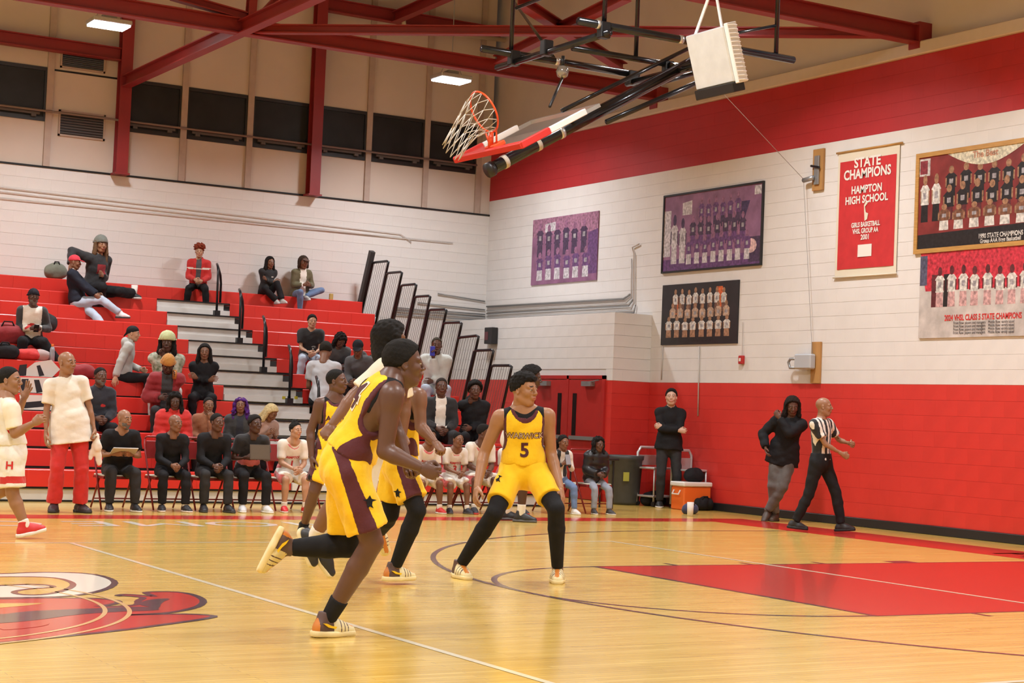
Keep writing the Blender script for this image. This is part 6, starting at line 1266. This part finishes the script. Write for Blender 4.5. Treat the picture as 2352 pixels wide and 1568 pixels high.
# backboard (lies on the mast, front face up) and padding
BC = E_+D_*.06+U_*.17; hw = .69; tk = .03
q = MB(); q.box(BC+D_*.53,(1.06,1.37,.014),np.stack([D_,V3(0,1,0),U_],1)); q.build('backboard', glass('board_glass',(.82,.84,.84),.07,.08), hoop)
q = MB(); fw = .03
for s in (-1,1): q.bar(BC+V3(0,s*(hw-.012),0)-U_*.012, BC+D_*1.06+V3(0,s*(hw-.012),0)-U_*.012,.03,.04,up=U_)
q.bar(BC+D_*1.05+V3(0,-hw,0)-U_*.012,BC+D_*1.05+V3(0,hw,0)-U_*.012,.03,.04,up=U_); q.build('board_frame', M_bracket, hoop)
q = MB(); q.bar(BC+V3(0,-hw-.02,0),BC+V3(0,hw+.02,0),.09,.065,up=U_); q.bar(BC+V3(0,-hw-.0,0)-D_*.03,BC+V3(0,-hw-.0,0)+D_*.36,.065,.075,up=U_); q.bar(BC+V3(0,hw+.0,0)-D_*.03,BC+V3(0,hw,0)+D_*.36,.065,.075,up=U_); q.build('edge_pad', M_pads, hoop, bevel=.008)
for s in (-1,1): MB().bar(BC+V3(0,s*hw,0)+D_*.36,BC+V3(0,s*hw,0)+D_*.86,.055,.065,up=U_).build('side_strip', M_padw, hoop, bevel=.006)
MB().box(BC+D_*.10+U_*.03,(.16,.20,.05),np.stack([D_,V3(0,1,0),U_],1)).build('rim_plate', M_rim, hoop, bevel=.01); q = MB()
RC = BC+D_*.14+U_*.40; rr = .229
ring = [RC+rr*(math.cos(t)*U_+math.sin(t)*V3(0,1,0)) for t in [2*math.pi*k/32 for k in range(32)]]
MB().tube(ring,.011,8,closed=True).build('rim', M_rim, hoop, smooth=True)
for s in (-1,1): q.tube([BC+D_*.08+U_*.04+V3(0,s*.07,0), RC-U_*.19+V3(0,s*.12,0)-D_*.01],.010,6)
q.tube([BC+D_*.04+U_*.04, RC-U_*.225-D_*.02],.03,8); q.build('rim_bracket', M_rim, hoop, smooth=True)
# net: hangs from the tilted rim and sags
q = MB(); n = 12; lv = [(0,1.),(.10,.86),(.21,.66),(.32,.55),(.43,.52)]
def npt(l, k):
    d, f = lv[l]; t = 2*math.pi*(k+.5*(l % 2))/n; c = RC-D_*d+V3(0,0,-1)*(d*d*1.35); return c+rr*f*(math.cos(t)*nrm(U_+V3(-.5,0,0)*d*2)+math.sin(t)*V3(0,1,0))
for l in range(len(lv)-1):
    for k in range(n):
        q.tube([npt(l,k),npt(l+1,k)],.0045,4); q.tube([npt(l,k),npt(l+1,k-1 if l % 2 == 0 else k+1)],.0045,4)
q.build('net', M_net, hoop, smooth=True)
adopt(hoop)
# ---------------------------------------------------------------- tilted silver fixture in front of the hoop frame
fc = atY(1640,133,2.6); dn = nrm(V3(.30,0,-.954)); wy = V3(0,-1,0); th = nrm(np.cross(dn, wy)); th = th if th[0] > 0 else -th
fx = empty('hanging_floodlight', tuple(fc), 'tilted silver floodlight with a wire guard hanging in front of the hoop frame', 'lamp'); FB = np.stack([th,wy,dn],1)
MB().box(fc,(.13,.62,.56),FB).build('housing', mat('silver_sheet',(.74,.78,.82),rough=.35,metal=.25,noise=.06,nscale=6), fx, bevel=.012); MB().box(fc+dn*.33-th*.015,(.16,.62,.10),FB).build('end_cap', M_black, fx, bevel=.008)
MB().box(fc+wy*.34+th*.01,(.12,.06,.60),FB).build('side_panel', mat('white_enamel',(.85,.87,.9),rough=.35), fx, bevel=.006)
q = MB()
for k in range(14): q.tube([fc+wy*.38+dn*(-.28+.042*k)-th*.05, fc+wy*.41+dn*(-.27+.042*k), fc+wy*.38+dn*(-.26+.042*k)+th*.06],.006,5)
q.build('wire_guard', MATS['white_enamel'], fx)
tp = atY(1640,-40,2.6)
for s in (-1,1): MB().bar(fc-dn*.27+wy*.22*s, tp,.035,.012,up=th).build('hanger_strap', MATS['white_enamel'], fx)
MB().tube([tp,(tp[0],tp[1],ZC-.02)],.01,6).build('suspension', M_grey, fx)
adopt(fx)
# ================================================================ things on the floor by the corner
M_bin = mat('grey_bin_plastic',(.055,.058,.058),rough=.5,noise=.1)
b0 = atZ(1432,1158,0); tc = empty('trash_can', (b0[0],b0[1],0), 'large dark grey bin with a lid lip left of the silver cart', 'bin'); x, y = b0[0], b0[1]
q = MB(); q.lathe([(.22,0.0),(.24,.05),(.28,.70),(.30,.72),(.305,.78),(.28,.78),(.26,.70),(.2,.08)],(x,y,0),20); q.build('bin_body', M_bin, tc, smooth=True); MB().box((x-.14,y-.25,.45),(.10,.02,.14)).build('yellow_sticker', mat('sticker_yellow',(.45,.45,.08),rough=.5), tc)
for s in (-1,1): MB().box((x+s*.31,y,.66),(.03,.12,.06)).build('handle', M_bin, tc)
adopt(tc)
M_sil = mat('silver_tube',(.62,.60,.60),rough=.35,metal=.5)
def cart(px, py, label, w=.50, h=.92, yaw=.15):
    b = atZ(px, py, 0); r = empty('utility_cart', (b[0],b[1],0), label, 'cart'); x, y = b[0], b[1]; R_ = np.array(Matrix.Rotation(yaw,3,'Z')); L = lambda a,c,z: V3(x,y,0)+R_@V3(a,c,z)
    MB().tube([L(-w/2,0,.06),L(-w/2,0,h-.08),L(-w/2+.06,0,h),L(w/2-.06,0,h),L(w/2,0,h-.08),L(w/2,0,.06)],.022,8).build('handle_frame', M_sil, r, smooth=True)
    q = MB(); q.box(L(0,0,h-.2),(w-.04,.02,.16),R_); q.build('back_plate', M_sil, r)
    for z in (.16,.60): MB().box(L(0,-.18,z),(w,.40,.03),R_).build('shelf', M_sil, r, bevel=.005)
    for s in (-1,1): MB().tube([L(s*(w/2-.03),-.36,.06),L(s*(w/2-.03),-.36,.60)],.016,7).build('post', M_sil, r, smooth=True)
    for s in (-1,1):
        for c_ in (0,-.36): MB().tube([L(s*(w/2-.03)-.02,c_,.04),L(s*(w/2-.03)+.02,c_,.04)],.04,10).build('caster', M_black, r)
    adopt(r); return r
cart(1487,1160,'silver metal cart between the bin and the person with folded arms'); cart(1562,1166,'second silver cart behind the person with folded arms', w=.42, h=.90)
b0 = atZ(1578,1170,0); x, y = b0[0]+.05, b0[1]-.02; co = empty('drinks_cooler', (x,y,0), 'orange drinks cooler with a white lid beside the standing person', 'cooler'); M_or = mat('cooler_orange',(.72,.14,.02),rough=.4)
MB().bbox((x-.26,y-.17,0),(x+.26,y+.17,.36)).build('tub', M_or, co, bevel=.02); MB().bbox((x-.275,y-.185,.36),(x+.275,y+.185,.43)).build('lid', mat('cooler_white',(.70,.68,.64),rough=.4), co, bevel=.015)
for s in (-1,1): MB().tube([(x+s*.265,y-.08,.30),(x+s*.30,y-.08,.24),(x+s*.30,y+.08,.24),(x+s*.265,y+.08,.30)],.012,6).build('handle', MATS['cooler_white'], co)
adopt(co)
def bag(name, label, c, size, m, seed=1, cat='bag', squash=1., handle=True, hm=None):
    c = np.asarray(c, float); L_, D_2, H_2 = size; r = empty(name, tuple(c), label, cat); f = Field((-L_,-D_2,-.05),(L_,D_2,H_2*1.6),max(.012,L_/30))
    f.cone((-L_*.30,0,H_2*.46),(L_*.30,0,H_2*.46),H_2*.46,H_2*.46,k=0,sq=((0,1,0),D_2/H_2)); f.ell((0,0,H_2*.55),(L_*.46,D_2*.42,H_2*.5),k=.05); f.wrinkle(.012,32,seed,ridge=True); f.clip((0,0,0),(0,0,-1)); V, Q = f.mesh(); V = relax(V,Q,1,.4); G = Geo(); G.add(V+c,Q); G.build('fabric_body', m, r)
    if handle: MB().tube([c+V3(-L_*.2,-D_2*.3,H_2*.8),c+V3(-L_*.12,-D_2*.3,H_2*1.08),c+V3(L_*.12,-D_2*.3,H_2*1.08),c+V3(L_*.2,-D_2*.3,H_2*.8)],.012,6).build('strap', hm or K_black, r, smooth=True)
    adopt(r); return r
bag('kit_bag','small black bag resting on the orange cooler lid',(x+.06,y+.02,.432),(.30,.20,.20),K_black,3,handle=False)
g = atZ(1450,1160,0); bag('kit_bag','black bag on the floor under the first silver cart',(g[0]+.35,g[1]-.1,0),(.40,.26,.22),K_black,4); g = atZ(1568,1178,0); bag('kit_bag','dark blue bag on the floor in front of the cooler',(g[0],g[1]-.18,0),(.20,.16,.15),cloth('dark_blue',(.03,.035,.09)),5)
g = atZ(1585,1185,0); cu = MB(); cu.lathe([(.03,0),(.042,.005),(.05,.20),(.046,.20),(.03,.02)],(g[0],g[1],0),14); tag(cu.build('paper_cup', M_let, smooth=True),'white paper cup on the floor in front of the orange cooler','cup')
bag('kit_bag','black bag on the floor against the end wall base',(XE-.25,atX(1620,1160,XE-.2)[1],0),(.30,.22,.20),K_black,6)
bs = MB(); 
# scorer's stand behind the girls
b0 = V3(12.5,10.4,0); st = empty('folding_table', (b0[0],b0[1],0), 'small dark folding table behind the two seated girls', 'table'); MB().box(b0+V3(0,0,.74),(.9,.45,.035)).build('tabletop', M_black, st, bevel=.006)
for sx in (-.38,.38):
    for sy in (-.17,.17): MB().tube([b0+V3(sx,sy,0),b0+V3(sx,sy,.72)],.014,6).build('leg', M_blk, st)
adopt(st)
# ================================================================ things in the stands
def onrow(px, py, i, dy=.12): p = atY(px, py, BY(i)+dy); return V3(p[0], BY(i)+dy, BZ(i)+.001)
c = onrow(308,680,11); cu = MB(); cu.lathe([(.035,0),(.045,.0),(.055,.20),(.05,.20),(.03,.03)],c,14); tag(cu.build('paper_cup', M_let, smooth=True),'tall white cup standing on a bleacher seat beside the lounging person','cup')
c = onrow(285,680,11); bag('kit_bag','small black and white bag next to the tall white cup',c+V3(-.12,0,0),(.30,.20,.10),K_dgrey,7,handle=False)
c = onrow(128,610,12); bag('kit_bag','grey green rucksack on the top row at left of the red cap',c,(.26,.20,.26),cloth('grey_green',(.16,.17,.13)),8)
c = onrow(22,770,7,.10); bag('kit_bag','dark red duffel bag on a seat at the left edge of the stand',c+V3(-.05,0,0),(.50,.28,.30),K_dred,9)
c = onrow(20,822,6,.10); bag('kit_bag','black and white bag on a seat at the left edge below the duffel',c+V3(-.08,0,0),(.40,.26,.22),K_black,10)
c = onrow(62,828,6,.12); bag('kit_bag','crumpled red bag on the seat below the person in the white vest',c,(.36,.22,.16),K_red,11,handle=False)
c = onrow(92,828,6,.14); bag('kit_bag','small grey and red bag beside the water bottle',c+V3(.02,0,0),(.20,.16,.16),cloth('grey_pink',(.40,.30,.29)),12,handle=False)
c = onrow(119,828,6,.10); wb_ = empty('water_bottle', tuple(c), 'clear water bottle with an orange cap on a bleacher seat', 'bottle'); q = MB(); q.lathe([(.030,0),(.038,.01),(.038,.12),(.034,.14),(.038,.16),(.030,.20),(.016,.22)],c,14); q.build('bottle_body', mat('bottle_grey',(.30,.33,.38),rough=.15), wb_, smooth=True); q = MB(); q.lathe([(.020,.22),(.020,.25),(.016,.255)],c,12); q.build('cap', mat('cap_orange',(.75,.18,.03),rough=.4), wb_); adopt(wb_)
c = onrow(205,905,5,.1); bag('kit_bag','dark red jacket lying on a seat behind the white polo',onrow(185,866,5,.12),(.42,.26,.20),K_dred,13,handle=False,cat='jacket')
c = onrow(100,690,9,.16); bag('kit_bag','dark jacket with a white hood behind the black beanie',onrow(104,700,8,.30)+V3(0,.1,0),(.30,.20,.30),K_char,14,handle=False,cat='jacket')
c = onrow(1000,1000,0)
c = onrow(760,690,12,.2); tag(MB().box(c+V3(0,0,.06),(.07,.05,.12)).build('snack_box', mat('snack_yellow',(.45,.33,.10),rough=.5), bevel=.008),'small yellow snack box on the top row right of the olive jacket','box')
# small strips of litter on the steps
# ================================================================ things in hands
def slab(name, label, cat, c, ex, ey, w, h, t, m, m2=None, parts=('case','screen')):
    ex, ey = nrm(ex), nrm(ey); ey = nrm(ey-ex*(ex@ey)); n = np.cross(ex, ey); B = np.stack([ex,ey,n],1); r = empty(name, tuple(c), label, cat)
    MB().box(c,(w,h,t),B).build(parts[0], m, r, bevel=min(t*.3,.003)); MB().box(c+n*(t/2+.0008),(w*.9,h*.88,.001),B).build(parts[1], m2 or mat('dark_screen',(.02,.02,.025),rough=.1), r); adopt(r); return r
def mid(p, k=.1):
    J = p['J']; d = (nrm(J['wrL']-J['elL'])+nrm(J['wrR']-J['elR']))/2; return (J['wrL']+J['wrR'])/2+d*k*J['s']
J = c1['J']; slab('tablet','dark tablet in white edging on the lap of the grey-bearded coach','tablet',mid(c1,.09)+Z3*.03,J['R'],J['F']*.9+Z3*.35,.30,.21,.012,mat('tablet_white',(.55,.55,.55),rough=.4))
J = c4['J']; slab('tablet','brown tablet held by the coach in black and pink','tablet',mid(c4,.10)+Z3*.06-J['R']*.05,-J['R'],Z3+J['F']*-.2,.26,.19,.012,mat('tablet_brown',(.08,.055,.035),rough=.5),mat('tablet_brown2',(.09,.065,.04),rough=.5))
J = g1['J']; slab('phone','phone held by the girl in blue jeans','phone',mid(g1,.12)+Z3*.03,J['R'],Z3-J['F']*.4,.075,.15,.009,mat('phone_grey',(.25,.25,.28),rough=.3))
J = s21['J']; slab('phone','bright blue phone held up by the person in the pale jacket','phone',J['wrR']+nrm(J['wrR']-J['elR'])*.10+J['F']*.02,-J['R'],Z3,.08,.155,.010,mat('phone_blue',(.03,.04,.45),rough=.3),mat('phone_blue2',(.035,.045,.5),rough=.3))
J = s3['J']; slab('phone','phone in the hands of the person in the white vest','phone',mid(s3,.12),J['R'],J['F']*.7+Z3*.7,.075,.15,.009,mat('phone_black',(.02,.02,.02),rough=.3))
J = s10['J']; c = J['wrL']+nrm(J['wrL']-J['elL'])*.10; q = MB(); q.lathe([(.028,-.07),(.034,.06),(.030,.06),(.02,-.05)],c,12); tag(q.build('drink_cup', mat('amber_cup',(.45,.16,.03),rough=.3), smooth=True),'amber drink cup at the mouth of the person in the golden beanie','cup')
# towel in the coach's hand
J = pc['J']; hpos = J['wrL']+nrm(J['wrL']-J['elL'])*.09; f = Field((-.16,-.12,-.36),(.16,.12,.08),.011); f.cone((0,0,.02),(.02,0,-.12),.035,.055,k=0); f.cone((.02,0,-.12),(.05,0,-.30),.05,.035,k=.02,sq=((0,1,0),.5)); f.cone((.0,0,-.1),(-.05,.02,-.24),.05,.03,k=.02,sq=((0,1,0),.5)); f.wrinkle(.008,60,5,ridge=True); V, Q = f.mesh(); G = Geo(); G.add(relax(V,Q,1,.4)+hpos,Q); tag(G.build('towel', K_white),'white towel hanging from the hand of the person in the polo','towel')
